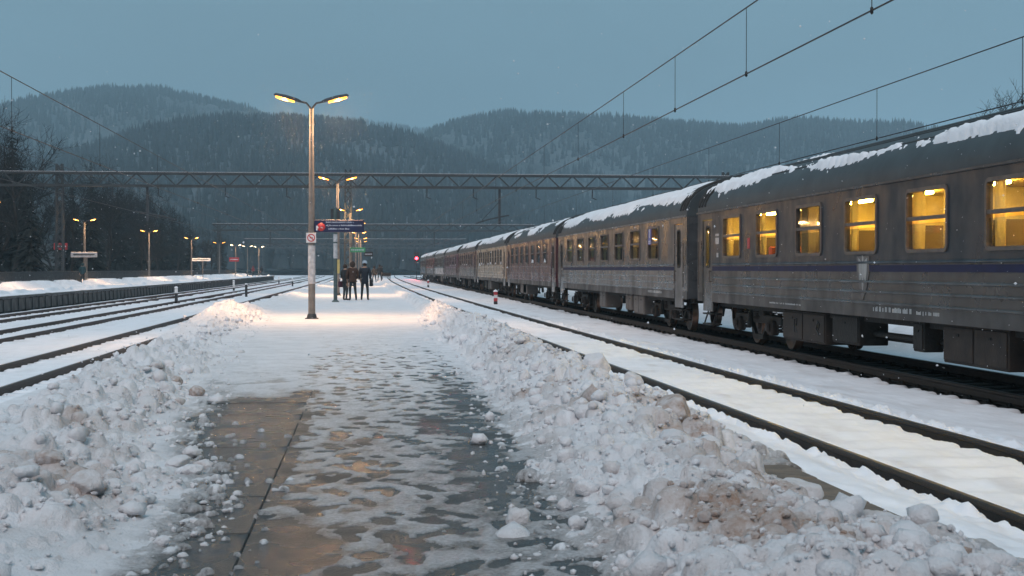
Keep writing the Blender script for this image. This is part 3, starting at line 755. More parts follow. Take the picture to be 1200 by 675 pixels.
# lamps on the far left platform
for i, (x, y, e) in enumerate([(-24.0, 92, 'sodium_far'), (-23.9, 123, 'sodium_far'), (-23.8, 158, 'sodium_far'), (-23.6, 194, 'sodium_far'), (-23.4, 228, 'sodium_far'), (-23.0, 252, 'white_far'), (-21.8, 262, 'white_far'), (-20.2, 268, 'white_far')]):
    lb = ['double lamp post at the left edge of the picture', 'double lamp post with a long pale name board on the left platform', 'double lamp post in the middle of the left platform', 'double lamp post right of the middle one on the left platform',
          'double lamp post beside the red board on the left platform', 'pale lamp near the end of the left platform, first of three', 'pale lamp near the end of the left platform, second of three', 'pale lamp at the very end of the left platform'][i]
    lamp((x, y, .1), lb, H=5.25, em=M[e], ln=.7, group='lamps on the far left platform', power=300 if i in (0,1,2,3,5,7) else 0)
for (x, y, z, wd, hh, m, lb) in [(-23.9, 122.7, 2.55, 2.2, .45, 'paper', 'pale name board on the second lamp post of the left platform'), (-22.6, 196, 2.6, 2.6, .42, 'white', 'white snow topped board on the left platform between lamps'),
                              (-22.0, 238, 2.9, 1.6, .7, 'red', 'round edged red board near the end of the left platform'), (-25.2, 119.7, 3.2, 1.1, .55, 'red', 'red warning board fixed to the left lattice mast'), (-24.0, 91.5, 3.3, 1.2, .7, 'blue', 'blue sign at the left edge of the picture')]:
    t = tag(empty('platform_sign', (x, y, .1)), lb, 'sign')
    b = MB(); b.bbox(-wd/2, wd/2, -.05, .05, z-hh/2, z+hh/2, .03); b.build('board', M[m], t)
    b = MB(); b.box(-wd*.4, wd*.4, -.056, -.052, z-.05, z+.05); b.build('lettering', M['black' if m in ('paper','white') else 'white'], t)
    b = MB(); b.tube([(wd*.1,.08,0),(wd*.1,.08,z+hh/2)], .05, 8); b.build('post', M['pole'], t)

# ------------------------------------------------------------------ catenary portals
def lattice_mast(parent, x, z0, z1, wd=.62):
    b = MB()
    for sx_ in (-1, 1):
        for sy_ in (-1, 1): b.bar((x+sx_*wd/2, sy_*wd/2, z0), (x+sx_*wd*.36, sy_*wd*.36, z1), .10)
    m = b.build('mast', M['steel'], parent)
    b = MB(); n = 14
    for k in range(n):
        za, zb = z0+(z1-z0)*k/n, z0+(z1-z0)*(k+1)/n; wa = wd*(.5-.14*k/n); wb = wd*(.5-.14*(k+1)/n)
        for s in (-1, 1):
            b.bar((x-wa, s*wa, za), (x+wb, s*wb, zb), .055); b.bar((x+wa, s*wa, za), (x-wb, s*wb, zb), .055)
            b.bar((x+s*wa, -wa, za), (x+s*wb, wb, zb), .055)
    b.build('mast_bracing', M['steel'], m)
    b = MB(); b.bbox(x-.5, x+.5, -.5, .5, z0-.3, z0+.12, .03); b.build('footing', M['concrete'], m)
    return m
def insulator(b, x, z, L=.7):
    b.bar((x,0,z),(x,0,z-L),.08)
    for q in range(4): b.lathe([(.03,-.03),(.12,0),(.03,.03)], 8, 'z', (x+.1*q, 0, z-L-.05*q-.05))
def portal(y, x0, x1, masts, hangers, posts, label, zt=9.27, zb=8.25, bays=1.05, tk=1.0):
    t = empty('catenary_portal', (0, y, 0)); tag(t, label, 'portal', 'catenary portals across the tracks')
    for z in (zt, zb):
        for s in (-1, 1):
            b = MB(); b.bar((x0,s*.3,z),(x1,s*.3,z),.19*tk); b.build('chord', M['steel'], t)
    n = int((x1-x0)/bays); dx = (x1-x0)/n
    b = MB(); L = math.hypot(dx, zt-zb); b.bar((0,0,0),(dx,0,zt-zb),.11*tk); up = b.mesh('brace', M['steel'])
    b = MB(); b.bar((0,0,zt-zb),(dx,0,0),.11*tk); dn = b.mesh('brace', M['steel'])
    for k in range(n):
        link('brace', up if k % 2 else dn, t, (x0+k*dx, -.3, zb))
    b = MB()
    for k in range(0, n, 2):
        b.bar((x0+k*dx,-.3,zt),(x0+(k+1)*dx,.3,zt),.045); b.bar((x0+k*dx,.3,zb),(x0+(k+1)*dx,-.3,zb),.045)
    b.build('cross_bracing', M['steel'], t)
    b = MB(); b.box(x0, x1, -.36, .36, zt+.06*tk, zt+.06*tk+.06*tk)
    o = b.build('snow_cap', M['snow'], t)
    for (mx, mz, top) in masts: lattice_mast(t, mx, mz, top)
    for hx in hangers:
        b = MB(); insulator(b, hx, zb, .75); b.build('insulator', M['dark_steel'], t)
    for (hx, zl_, arm) in posts:
        b = MB(); b.bar((hx,0,zb),(hx,0,zl_),.20); m = b.build('drop_post', M['dark_steel'], t)
        b = MB(); b.tube([(hx,0,zl_+.6),(hx+arm*.55,0,zl_+.35),(hx+arm,0,zl_+.05)], .065, 6); b.tube([(hx,0,zl_+1.9),(hx+arm*.75,0,zl_+.3)], .03, 6)
        b.tube([(hx-arm*.4,0,zl_+.75),(hx,0,zl_+.6)], .065, 6); b.build('cantilever', M['dark_steel'], m)
    return t
portal(118, -42, 31, [(-24.9, .1, 10.0), (-1.55, 0, 9.7), (30.5, -.3, 9.7)], [5.0, 8.9, 14.2, 19.0, -6.6, -11.6, -17.0, -20.7], [(11.1, 5.2, -2.0), (-17.9, 5.4, 2.4)], 'nearest lattice portal spanning all tracks')
portal(252, -27, 30, [(-25.9, .1, 9.8), (-2.2, 0, 9.7), (29, -.3, 9.7)], [5.0, 9.0, -6.6, -11.3], [(12, 5.3, -2.0), (-17, 5.3, 2.4)], 'second lattice portal, beyond the waiting people', bays=1.3, tk=1.5)
portal(385, -33, 27, [(-31, .1, 10), (-3.4, -.5, 9.8), (26, -.3, 9.7)], [5.0, 9.5], [(-12, 5.4, 2.4)], 'third lattice portal, faint in the snow haze', zt=9.4, zb=8.3, bays=1.6, tk=2.0)
portal(470, -36, 27, [(-34, .1, 10), (26, -.3, 9.7)], [6.0], [], 'farthest lattice portal, half lost in the snow haze', zt=9.6, zb=8.4, bays=2.0, tk=2.2)

# ------------------------------------------------------------------ overhead wires
def catenary(xf, zc, zm, y0, y1, label, drops, rr=.011):
    t = empty('overhead_line', (0, 0, 0)); tag(t, label, 'overhead line', 'overhead contact lines')
    ysv = np.linspace(y0, y1, 90)
    def sag(y): return -.25*math.sin(math.pi*((y-y0) % 60)/60) if False else 0.0
    b = MB(); b.tube([(xf(y), y, zc) for y in ysv], rr, 5); b.build('contact_wire', M['wire'], t)
    b = MB(); b.tube([(xf(y), y, zm(y)) for y in ysv], rr, 5); b.build('messenger_wire', M['wire'], t)
    for d in drops:
        b = MB(); b.tube([(xf(d), d, zc), (xf(d), d, zm(d))], .006, 4); b.lathe([(.0,-.05),(.02,-.03),(.02,.03),(0,.05)], 6, 'z', (xf(d), d, zc)); b.build('dropper', M['wire'], t)
catenary(lambda y: 5.65 + (y-18)*-.004, 4.36, lambda y: 5.34 - .0012*(y-18) + .000012*(y-50)**2, -4, 240, 'pair of wires with droppers over the track beside the platform', [9.6, 15.4, 20.6, 25.4, 30.5, 37, 44, 52, 60, 70, 80, 92, 104])
catenary(lambda y: 9.85, 3.98, lambda y: 4.95, -2, 240, 'pair of wires with droppers over the train', [12, 20.4, 26.5, 33, 40, 48, 56, 66, 78, 90, 104])
catenary(lambda y: -6.8, 4.11, lambda y: 5.14, 10, 330, 'pair of wires with droppers over the left track', [20.5, 28, 37, 47, 58, 70, 83, 98])
catenary(lambda y: -11.1, 4.2, lambda y: 5.2, 20, 330, 'faint pair of wires over the middle left track', [50, 62, 75, 90, 105], .008)

# ------------------------------------------------------------------ the train
def paint(name, c, c2, rough=.33, streak=True, metal=.0, grime=(.60,.50,.42)):
    m = mat(name, c, rough, metal, c2=c2, vscale=2.5, bump=.22, bscale=2.2, stretch=(1,.6,1.6) if streak else None, spec=.35)
    n = m.node_tree; b = n.nodes['Principled BSDF']; L = n.links
    t = [x for x in n.nodes if x.type == 'TEX_COORD'][0]
    # fine dirt running down the side
    mp = n.nodes.new('ShaderNodeMapping'); mp.inputs['Scale'].default_value = (1, 1.6, 1.1); L.new(t.outputs['Object'], mp.inputs[0])
    z = n.nodes.new('ShaderNodeTexNoise'); z.inputs['Scale'].default_value = 1.1; z.inputs['Detail'].default_value = 7; L.new(mp.outputs[0], z.inputs[0])
    r = n.nodes.new('ShaderNodeMapRange'); r.inputs[1].default_value = .35; r.inputs[2].default_value = .7; r.inputs[3].default_value = rough-.15; r.inputs[4].default_value = rough+.15
    L.new(z.outputs[0], r.inputs[0]); L.new(r.outputs[0], b.inputs['Roughness'])
    old = b.inputs['Base Color'].links[0].from_socket
    x = n.nodes.new('ShaderNodeMixRGB'); x.blend_type = 'MULTIPLY'; x.inputs[2].default_value = (*grime,1)
    L.new(r.outputs[0], x.inputs[0]); L.new(old, x.inputs[1]); L.new(x.outputs[0], b.inputs['Base Color'])
    return m
M['c_slate'] = paint('slate_coach_paint', (.017,.031,.045), (.012,.022,.032), .42, grime=(.6,.58,.56))
M['c_lower'] = paint('grey_brown_coach_paint', (.070,.069,.069), (.036,.035,.035), .36, grime=(.62,.55,.5))
M['c_grey'] = paint('grey_coach_paint', (.075,.082,.092), (.048,.053,.06))
M['c_lgrey'] = paint('light_grey_coach_paint', (.15,.152,.158), (.10,.10,.104))
M['c_mauve'] = paint('mauve_brown_coach_paint', (.10,.042,.052), (.065,.028,.036))
M['c_beige'] = paint('beige_coach_paint', (.46,.37,.29), (.34,.27,.21))
M['c_violet'] = paint('violet_coach_paint', (.16,.05,.12), (.10,.035,.078))
M['c_teal'] = paint('teal_coach_paint', (.035,.085,.11), (.024,.058,.075))
M['c_rust'] = paint('rust_coach_paint', (.32,.05,.035), (.2,.035,.026))
M['c_pale'] = paint('pale_coach_paint', (.52,.52,.54), (.40,.40,.42))
M['stripe'] = mat('navy_stripe', (.002,.008,.05), .6, 0, spec=.25)
M['sill'] = paint('dark_sill_paint', (.07,.072,.078), (.045,.045,.048), .5)
M['roofp'] = mat('roof_paint', (.042,.055,.062), .6, .0, c2=(.026,.034,.04), vscale=2, bump=.15, bscale=6)
M['frame'] = mat('window_frame_metal', (.13,.105,.092), .5, .3, c2=(.075,.06,.052), vscale=8)
M['rubber'] = mat('black_rubber', (.012,.012,.013), .7)
M['under'] = mat('underframe_grime', (.018,.014,.012), .85, 0, c2=(.008,.007,.006), vscale=9, bump=.5, bscale=25)
M['ubox'] = mat('rusty_equipment_box', (.040,.026,.020), .85, 0, c2=(.016,.011,.009), vscale=4, bump=.3, bscale=20)
M['ubox_grey'] = mat('grey_equipment_box', (.13,.11,.10), .7, 0, c2=(.10,.085,.078), vscale=4, bump=.2, bscale=20)
M['wheel'] = mat('wheel_steel', (.05,.04,.035), .5, .5)
M['wheel_rim'] = mat('worn_wheel_tread', (.22,.13,.09), .35, .7)
M['glass'] = glass('coach_glass')
M['glass_dark'] = mat('dark_reflective_glass', (.018,.022,.026), .06, 0, spec=.9)
M['lining'] = mat('cream_interior_lining', (.72,.58,.30), .6)
M['seat'] = mat('brown_seat_cloth', (.05,.033,.025), .9)
M['seat_red'] = mat('orange_red_headrest', (.55,.10,.03), .8)
def curtain_mat(name, c):
    m = mat(name, c, .8); n = m.node_tree; b = n.nodes['Principled BSDF']; o = [q for q in n.nodes if q.type == 'OUTPUT_MATERIAL'][0]
    tl = n.nodes.new('ShaderNodeBsdfTranslucent'); tl.inputs[0].default_value = (*c, 1); x = n.nodes.new('ShaderNodeMixShader'); x.inputs[0].default_value = .6
    n.links.new(b.outputs[0], x.inputs[1]); n.links.new(tl.outputs[0], x.inputs[2]); n.links.new(x.outputs[0], o.inputs[0]); return m
M['curtain'] = curtain_mat('grey_yellow_curtain', (.60,.48,.24))
M['curtain_grey'] = curtain_mat('grey_curtain', (.10,.085,.072))
M['inlight'] = emat('coach_ceiling_lamp', (1.0, .57, .10), 150.0)
M['inlight_dim'] = emat('dim_coach_ceiling_lamp', (1.0, .55, .16), 16.0)
M['roofsnow'] = snow_mat('roof_snow', bump=.6, bscale=14, amb=.08)

WPROF = [(-1.41,2.95),(-1.405,3.08),(-1.375,3.20),(-1.30,3.35),(-1.16,3.51),(-.96,3.65),(-.70,3.77),(-.38,3.865),(0,3.90),(.38,3.865),(.70,3.77),(.96,3.65),(1.16,3.51),(1.30,3.35),(1.375,3.20),(1.405,3.08),(1.41,2.95)]
_pa = np.array(WPROF); _cl = np.concatenate([[0], np.cumsum(np.hypot(*np.diff(_pa, axis=0).T))])
def roof_pt(u):
    s = np.clip(u, 0, 1)*_cl[-1]; return np.interp(s, _cl, _pa[:,0]), np.interp(s, _cl, _pa[:,1])
def rrect(w, h, r, n=5):
    P = []
    for (cx, cy, a0) in ((w/2-r, h/2-r, 0), (-w/2+r, h/2-r, 90), (-w/2+r, -h/2+r, 180), (w/2-r, -h/2+r, 270)):
        for k in range(n+1):
            a = R(a0+90*k/n); P.append((cx+r*math.cos(a), cy+r*math.sin(a)))
    return P
def frame_mesh(name, w, h, bw, d, m, r=.10):
    # ring in the y-z plane, thickness d along -x
    o = rrect(w, h, r); i = rrect(w-2*bw, h-2*bw, max(.02, r-bw)); n = len(o); b = MB()
    V = [(-d,)+p for p in o] + [(-d,)+p for p in i] + [(.07,)+p for p in o] + [(.07,)+p for p in i]
    Fc = []
    for k in range(n):
        k2 = (k+1)%n
        Fc += [(k,n+k,n+k2,k2), (k,k2,2*n+k2,2*n+k), (n+k,3*n+k,3*n+k2,n+k2)]
    b.add(V, Fc); return b
def pane_mesh(w, h, m, name='pane'):
    b = MB(); b.box(-.006, .004, -w/2, w/2, -h/2, h/2); return b.mesh(name, m)
WW, WH, WZ = 1.50, .93, 2.355      # window size and centre height above the rail
_cache = {}
def window_meshes(w, h):
    if (w, h) not in _cache:
        fb = frame_mesh('window', w, h, .052, .022, M['frame'], .11)
        fm = fb.mesh('window', M['frame'])
        b = MB(); b.bbox(-.014, .02, -w/2+.05, w/2-.05, -.028, .028, .006); rm = b.mesh('mid_rail', M['frame'])
        _cache[(w, h)] = (fm, rm, pane_mesh(w-.10, h*.5-.07, M['glass']), pane_mesh(w-.10, h*.5-.07, M['glass_dark']))
    return _cache[(w, h)]
def curtain_mesh(w, h, seed, m):
    b = MB(); n = 18; r = random.Random(seed); V = []
    for k in range(n+1):
        y = w*k/n; x = .03*math.sin(k*1.9+seed)+.012*math.sin(k*3.1)
        V += [(x, y-w/2, h/2), (x*1.3, (y-w/2)*(1+.25*r.random()*0), 0), (x*1.2, (y-w/2)*.85, -h/2)]
    Fc = []
    for k in range(n):
        Fc += [(k*3,k*3+1,k*3+4,k*3+3), (k*3+1,k*3+2,k*3+5,k*3+4)]
    b.add(V, Fc, True); return b.mesh('curtain', m)
CUR = [curtain_mesh(.34, .95, 1, M['curtain']), curtain_mesh(.62, .95, 2, M['curtain_grey']), curtain_mesh(.26, .95, 3, M['curtain'])]
def seat_mesh():
    b = MB()
    for s in (-1, 1):
        V = []
        prof = [(-.55, 0), (-.55, .45), (-.1, .45), (-.02, 1.15), (.10, 1.17), (.10, 0)]
        for x in (-.5, .5): V += [(x, p[0]*s, p[1]) for p in prof]
        n = len(prof); Fc = [tuple(range(n)), tuple(reversed(range(n, 2*n)))] + [(k, (k+1)%n, n+(k+1)%n, n+k) for k in range(n)]
        b.add(V, Fc)
    return b
SEAT = seat_mesh().mesh('seat', M['seat'])
b = MB(); b.bbox(-.38,.38,-.06,.06,-.1,.12,.03); HREST = b.mesh('headrest', M['seat_red'])

def bogie_meshes():
    d = {}
    b = MB()
    prof = [(.0,-.03),(.46,-.03),(.47,-.01),(.44,.0),(.44,.10),(.40,.11),(.38,.06),(.12,.05),(.12,.12),(.0,.12)]
    b.lathe([(.0,.02),(.12,.02),(.13,.06),(.36,.05),(.40,.0),(.43,.0)], 22, 'x', (0,0,0)); b.mi = 1
    b.lathe([(.43,0),(.445,.01),(.445,.12),(.475,.125),(.475,.15),(.40,.15)], 22, 'x', (0,0,0))
    d['wheel'] = b.mesh('wheel', [M['wheel'], M['wheel_rim']])
    b = MB()
    b.bbox(-.09,.09,-1.75,1.75,-.04,.14,.02); b.bbox(-.10,.10,-.55,.55,.10,.30,.03)
    b.bar((0,-1.75,.05),(0,-1.95,-.25),.12); b.bar((0,1.75,.05),(0,1.95,-.25),.12)
    b.bar((-.02,-.7,.02),(-.02,-.25,-.32),.07); b.bar((-.02,.7,.02),(-.02,.25,-.32),.07); b.bbox(-.06,.06,-.35,.35,-.38,-.28,.01)
    d['frame'] = b.mesh('bogie_frame', M['under'])
    b = MB(); b.bbox(-.12,.04,-.15,.15,-.16,.14,.03); b.lathe([(.11,-.16),(.09,-.19),(0,-.19)], 12, 'x', (0,0,0)); d['box'] = b.mesh('axle_box', M['ubox'])
    b = MB(); P = []
    for k in range(60):
        a = k*2*math.pi/10; P.append((.085*math.cos(a), .085*math.sin(a), .42*k/59))
    b.tube(P, .018, 5); b.lathe([(.0,.43),(.10,.43),(.10,.41)],10); b.lathe([(.10,0),(.10,-.03),(0,-.03)],10); d['spring'] = b.mesh('spring', M['ubox'])
    b = MB(); b.tube([(0,0,0),(.05,0,.65)], .045, 8); b.tube([(0,0,0),(.02,0,.3)], .065, 8); d['damper'] = b.mesh('damper', M['under'])
    return d
BG = bogie_meshes()
def bogie(root, yc, both=True):
    for side in (-1, 1):
        x = side*.98
        link('bogie_frame', BG['frame'], root, (x, yc, .56), None, (1,1,1))
        for q in (-1, 1):
            link('wheel', BG['wheel'], root, (side*.72, yc+q*1.25, .46), (0, 0, math.pi if side > 0 else 0))
            if side < 0:
                link('axle_box', BG['box'], root, (x-.06, yc+q*1.25, .47))
                for e in (-.26, .26): link('spring', BG['spring'], root, (x-.02, yc+q*1.25+e, .40), None, (.8,.8,.85))
        if side < 0: link('damper', BG['damper'], root, (x-.14, yc+.35, .42)); link('spring', BG['spring'], root, (x-.05, yc-.05, .62), None, (1.3,1.3,.7))

def coach(y0, y1, label, up, low, lit=0, pitch=2.67, ww=WW, wh=WH, snow=1.0, stripe=True, first=3.16, seed=1, detail=True, doors=True, roofm=None):
    L = y1-y0; yc = (y0+y1)/2; h = L/2; rg = np.random.default_rng(seed); rnd = random.Random(seed)
    t = empty('passenger_coach', (TX, yc, RZ)); tag(t, label, 'train coach', 'coaches of the waiting train')
    # openings on the near side, local y measured from the far end (+h)
    wins = []
    y = h-first
    while y > -h+2.3: wins.append(y); y -= pitch
    dl = [(h-1.42, h-.50), (-h+.50, -h+1.42)] if doors else []
    opens = [(a-ww/2+.02, a+ww/2-.02, WZ-wh/2+.02, WZ+wh/2-.02) for a in wins] + [(a, c, .70, 2.80) for a, c in dl]
    ysb = sorted(set([-h, h] + [v for o in opens for v in o[:2]]))
    def wall(z0, z1, m, nm, x=-1.41, far=False):
        zsb = sorted(set([z0, z1] + ([] if far else [min(max(v, z0), z1) for o in opens for v in o[2:]])))
        yb = [-h, h] if far else ysb
        b = MB()
        for i in range(len(yb)-1):
            for k in range(len(zsb)-1):
                ym, zm = (yb[i]+yb[i+1])/2, (zsb[k]+zsb[k+1])/2
                if not far and any(o[0] < ym < o[1] and o[2] < zm < o[3] for o in opens): continue
                b.add([(x,yb[i],zsb[k]),(x,yb[i],zsb[k+1]),(x,yb[i+1],zsb[k+1]),(x,yb[i+1],zsb[k])], [(0,1,2,3)])
        bm = bmesh.new(); me = b.mesh(nm, m); bm.from_mesh(me); bmesh.ops.remove_doubles(bm, verts=bm.verts[:], dist=.0005)
        bmesh.ops.solidify(bm, geom=bm.faces[:], thickness=-.035 if not far else .035); bmesh.ops.recalc_face_normals(bm, faces=bm.faces[:]); 
        lo_ = min(v.co.x for v in bm.verts); hi_ = max(v.co.x for v in bm.verts)
        for v in bm.verts: v.co.x += (x-lo_) if not far else (x-hi_)
        bm.to_mesh(me); bm.free()
        return link(nm, me, t)
    wall(1.74, 2.95, up, 'upper_side')
    wall(1.10, 1.74, low, 'lower_side')
    b = MB(); yy0, yy1 = (-h+1.45, h-1.45) if doors else (-h, h)
    wall(.90, 1.10, M['sill'], 'side_sill')
    wall(.90, 2.95, up, 'far_side', 1.41, True)
    if stripe:
        b = MB(); b.box(-1.4185, -1.4105, yy0, yy1, 1.615, 1.715); b.build('stripe', M['stripe'], t)
    for z in (1.13, 1.30, 1.46, 1.76):
        b = MB(); b.sweep([(-1.410, yy0, z), (-1.410, yy1, z)], [(-.020,-.014),(-.028,0),(-.020,.014),(.0,.024),(.0,-.024)]); b.build('rib', low if z < 1.7 else up, t)
    b = MB(); b.sweep([(-1.41, -h, 2.97), (-1.41, h, 2.97)], [(-.035,-.015),(-.04,.02),(0,.02),(0,-.02)]); b.build('gutter', low, t)
    # roof
    rm = roofm or M['roofp']
    b = MB(); b.sweep([(0, -h, 0), (0, h, 0)], WPROF, closed=False, cap=False, smooth=True)
    for yv in (-h, h): b.add([(x, yv, z) for x, z in WPROF], [tuple(range(len(WPROF)))])
    rf = b.build('roof', rm, t)
    for u in (.20, .285, .335, .39, .61, .715):
        x, z = roof_pt(u); b = MB(); b.tube([(float(x), -h+.5, float(z)+.005), (float(x), h-.5, float(z)+.005)], .016, 6); b.build('roof_seam', rm, rf)
    for s in (-1, 1):
        b = MB()
        for q in range(3):
            yv = s*(h-.15-.28*q); P = [(roof_pt(u)[0]*1.004, yv, roof_pt(u)[1]+.012) for u in np.linspace(.04, .96, 24)]
            b.tube([(float(p[0]), p[1], float(p[2])) for p in P], .035 if q else .05, 6)
        b.build('roof_end_band', M['rubber'], rf)
    if snow > 0:
        us = np.linspace(.06, .66, 46); vs = np.linspace(-h+.2, h-.2, max(60, int(L*(18 if detail else 9))))
        U, V = np.meshgrid(us, vs); a = fbm(U*7+seed*3, V*.35+seed, 4, 80+seed); c2 = fbm(U*25, V*6, 4, 90+seed); s_ = fbm(U*8, V*9, 3, 97+seed)
        th = (a-.55+.13*snow) + .10*sst(.30,.50,U)*snow + (c2-.5)*.16 + .10*np.exp(-((U-.245)/.035)**2)*snow
        if detail:
            bandc = .165 + .09*sst(3, 9, V)
            th = (a-.5)*.9 + .30*np.exp(-((U-bandc)/(.035+.05*sst(4, 9, V)))**2) - .19 + (c2-.5)*.45 + .10*sst(3, 8, V) - .12*np.exp(-((U-.125)/.008)**2) - .35*sst(.25, .30, U)*sst(7, 4, V)
        th = th - .5*sst(.15+(s_-.5)*.16, .08, U) - .12*np.exp(-((np.abs(V)-h+.55)/.5)**2)
        tk = np.clip(th, 0, .3)*.30
        x, z = roof_pt(U); nx_ = x*.35; nz_ = np.ones_like(x); nl = np.hypot(nx_, nz_)
        tk = tk*(1 if detail else .7)
        keep = (th[:-1,:-1] > .0) | (th[1:,1:] > .0)
        off = np.where(th > 0, .012+tk*1.0, -.012)
        me = grid_mesh('roof_snow', x+nx_/nl*off, V, z+nz_/nl*off, M['roofsnow'], keep=keep)
        link('roof_snow', me, t)['kind'] = 'stuff'
    # ends, floor, gangway
    for s in (-1, 1):
        b = MB(); b.box(-1.37, 1.37, min(s*h, s*(h-.04)), max(s*h, s*(h-.04)), .92, 2.96); b.build('end_wall', up, t)
    b = MB(); b.box(-1.37, 1.37, -h+.05, h-.05, 1.0, 1.12); b.box(-1.2, 1.2, -h+.1, h-.1, .80, 1.0); b.build('floor', M['under'], t)
    b = MB()
    for k in range(5):
        yv = h+.02+k*.1; b.bbox(-.75, .75, yv, yv+.07, 1.05, 3.55, .02)
    b.bbox(-.70,.70,h,h+.5,1.08,3.5,.02); b.build('gangway_bellows', M['rubber'], t)
    b = MB()
    for k in range(4):
        yv = -h-.02-k*.1; b.bbox(-.75, .75, yv-.07, yv, 1.05, 3.55, .02)
    b.build('gangway_bellows', M['rubber'], t)
    b = MB()
    for s in (-1, 1):
        for q in (-.87, .87): b.lathe([(.10,s*(h)),(.09,s*(h+.25)),(.23,s*(h+.27)),(.23,s*(h+.31)),(0,s*(h+.32))], 12, 'y', (q,0,1.02))
    b.build('buffer', M['under'], t)
    # windows
    fm, rm_, pg, pd = window_meshes(ww, wh)
    for i, y in enumerate(wins):
        wdw = link('window', fm, t, (-1.41, y, WZ))
        link('mid_rail', rm_, wdw, (0, 0, wh*.03))
        op = lit == 0 or (lit == 1 and False)
        for q in (-1, 1): link('pane', pd if lit == 0 else pg, wdw, (.012 if q > 0 else .018, 0, q*(wh*.25+.012)))
        if lit == 0 and rnd.random() < .55:
            b = MB(); w_ = rnd.uniform(.5, 1.2); b.add([(-.004,-w_/2,-wh/2+.06),(-.004,w_/2,-wh/2+.06),(-.004,w_*.3,-wh/2+.06+rnd.uniform(.05,.18)),(-.004,-w_*.4,-wh/2+.06+rnd.uniform(.03,.12)),(.01,-w_/2,-wh/2+.05),(.01,w_/2,-wh/2+.05)],[(0,1,2,3),(0,4,5,1)])
            b.build('sill_snow', M['snow'], wdw)
        if lit:
            r = rnd.random()
            for q in (-1, 1):
                cm = CUR[rnd.choice((0, 2, 0))]
                link('curtain', cm, t, (-1.30, y+q*(ww/2-.20), WZ), None, (1, q, 1))
            if (detail and i == 2) or (lit == 1 and r < .4): link('curtain', CUR[1], t, (-1.27, y+.22, WZ), None, (1, 1.6, 1)); link('curtain', CUR[1], t, (-1.27, y-.5, WZ), None, (1, .7, 1))
            link('seat', SEAT, t, (-.78, y+.72, 1.10), None, (1, 1, 1.02)); link('seat', SEAT, t, (.78, y+.5, 1.12))
            if detail and i == 1: link('headrest', HREST, t, (-1.05, y-.25, 1.98))
            b = MB(); b.tube([(0,-.34,0),(0,-.34,.16),(0,-.28,.2),(0,.28,.2),(0,.34,.16),(0,.34,0)], .014, 6); b.build('seat_handle', M['frame'], t, (-.95, y-.15, 2.2))
    # interior
    if lit:
        b = MB(); b.box(1.20, 1.23, -h+1.6, h-1.6, 1.14, 2.9); b.box(-1.30, 1.23, -h+1.6, h-1.6, 2.90, 2.93)
        for y in wins:
            b.box(-.05, 1.20, y+pitch/2-.02, y+pitch/2+.02, 1.14, 2.9)
        for yv in (-h+1.6, h-1.6): b.box(-1.35, 1.2, yv-.02, yv+.02, 1.14, 2.9)
        b.build('interior_lining', M['lining'], t)
        b = MB()
        for i, y in enumerate(wins):
            if lit == 2 or i in (0, 5, 6): b.bbox(-.62, -.42, y-.55, y+.55, 2.84, 2.885, .01)
        for y in (h-1.0, -h+1.0): b.bbox(-.9,-.6,y-.2,y+.2,2.70,2.76,.01)
        b.build('ceiling_lamp', M['inlight'] if lit == 2 else M['inlight_dim'], t)
        b = MB()
        for y in wins:
            b.tube([(-.30,y-.9,2.50),(-.30,y+.9,2.50)], .018, 6); b.tube([(.95,y-1.1,2.45),(.95,y+1.1,2.45)], .02, 6)
        b.build('luggage_rack', M['frame'], t)
        b = MB()
        for yv in (h-1.6, -h+1.6): b.box(-.3, 1.2, yv-.9 if yv > 0 else yv, yv if yv > 0 else yv+.9, 2.95-.02, 2.95-.01)
        for s in (-1, 1): b.box(-.55, -.5, min(s*(h-.08), s*(h-1.6)), max(s*(h-.08), s*(h-1.6)), 1.12, 2.9)
        b.build('vestibule_lining', M['lining'], t)
    # doors
    for a, c in dl:
        d = empty
        dm = MB(); ym = (a+c)/2; wd = c-a
        # door leaf with an upright window opening
        x0, x1 = -1.395, -1.36; wy0, wy1, wz0, wz1 = ym-.17, ym+.17, 1.72, 2.62
        dm.box(x0, x1, a+.015, wy0, .68, 2.78); dm.box(x0, x1, wy1, c-.015, .68, 2.78); dm.box(x0, x1, wy0, wy1, .68, wz0); dm.box(x0, x1, wy0, wy1, wz1, 2.78)
        dr = dm.build('door', M['c_lgrey'] if low is not M['c_lower'] else low, t)
        fr = frame_mesh('window_frame', .42, .98, .045, .012, M['rubber'], .12).build('window_frame', M['rubber'], dr, (x0+.002, ym, (wz0+wz1)/2))
        link('pane', pane_mesh(.36, .92, M['glass'] if lit else M['glass_dark']), dr, (x0+.02, ym, (wz0+wz1)/2))
        b = MB(); hy = a+.14 if a > 0 else c-.14; b.tube([(x0-.05,hy,1.35),(x0-.05,hy,1.62)], .016, 6); b.tube([(x0,hy,1.37),(x0-.05,hy,1.37)], .014, 6); b.tube([(x0,hy,1.60),(x0-.05,hy,1.60)], .014, 6); b.build('handle', M['frame'], dr)
        b = MB()
        for z in (.62, .38): b.bbox(-1.42, -1.16, a+.05, c-.05, z-.02, z+.015, .006)
        for yv in (a+.06, c-.06): b.bar((-1.2,yv,.92),(-1.38,yv,.36),.03)
        b.build('door_step', M['under'], t)
    b = MB(); b.tube([(-1.45,h-.25,1.2),(-1.45,h-.25,2.3)], .016, 6); b.tube([(-1.45,-h+.25,1.2),(-1.45,-h+.25,2.3)], .016, 6); b.build('grab_rail', M['frame'], t)
    bogie(t, h-3.95); bogie(t, -h+3.95)
    return t, h, wins
C1, h1, w1 = coach(8.45, 33.05, 'nearest coach, slate blue with brightly lit yellow windows and snow on its roof', M['c_slate'], M['c_lower'], lit=2, snow=.85, seed=3)
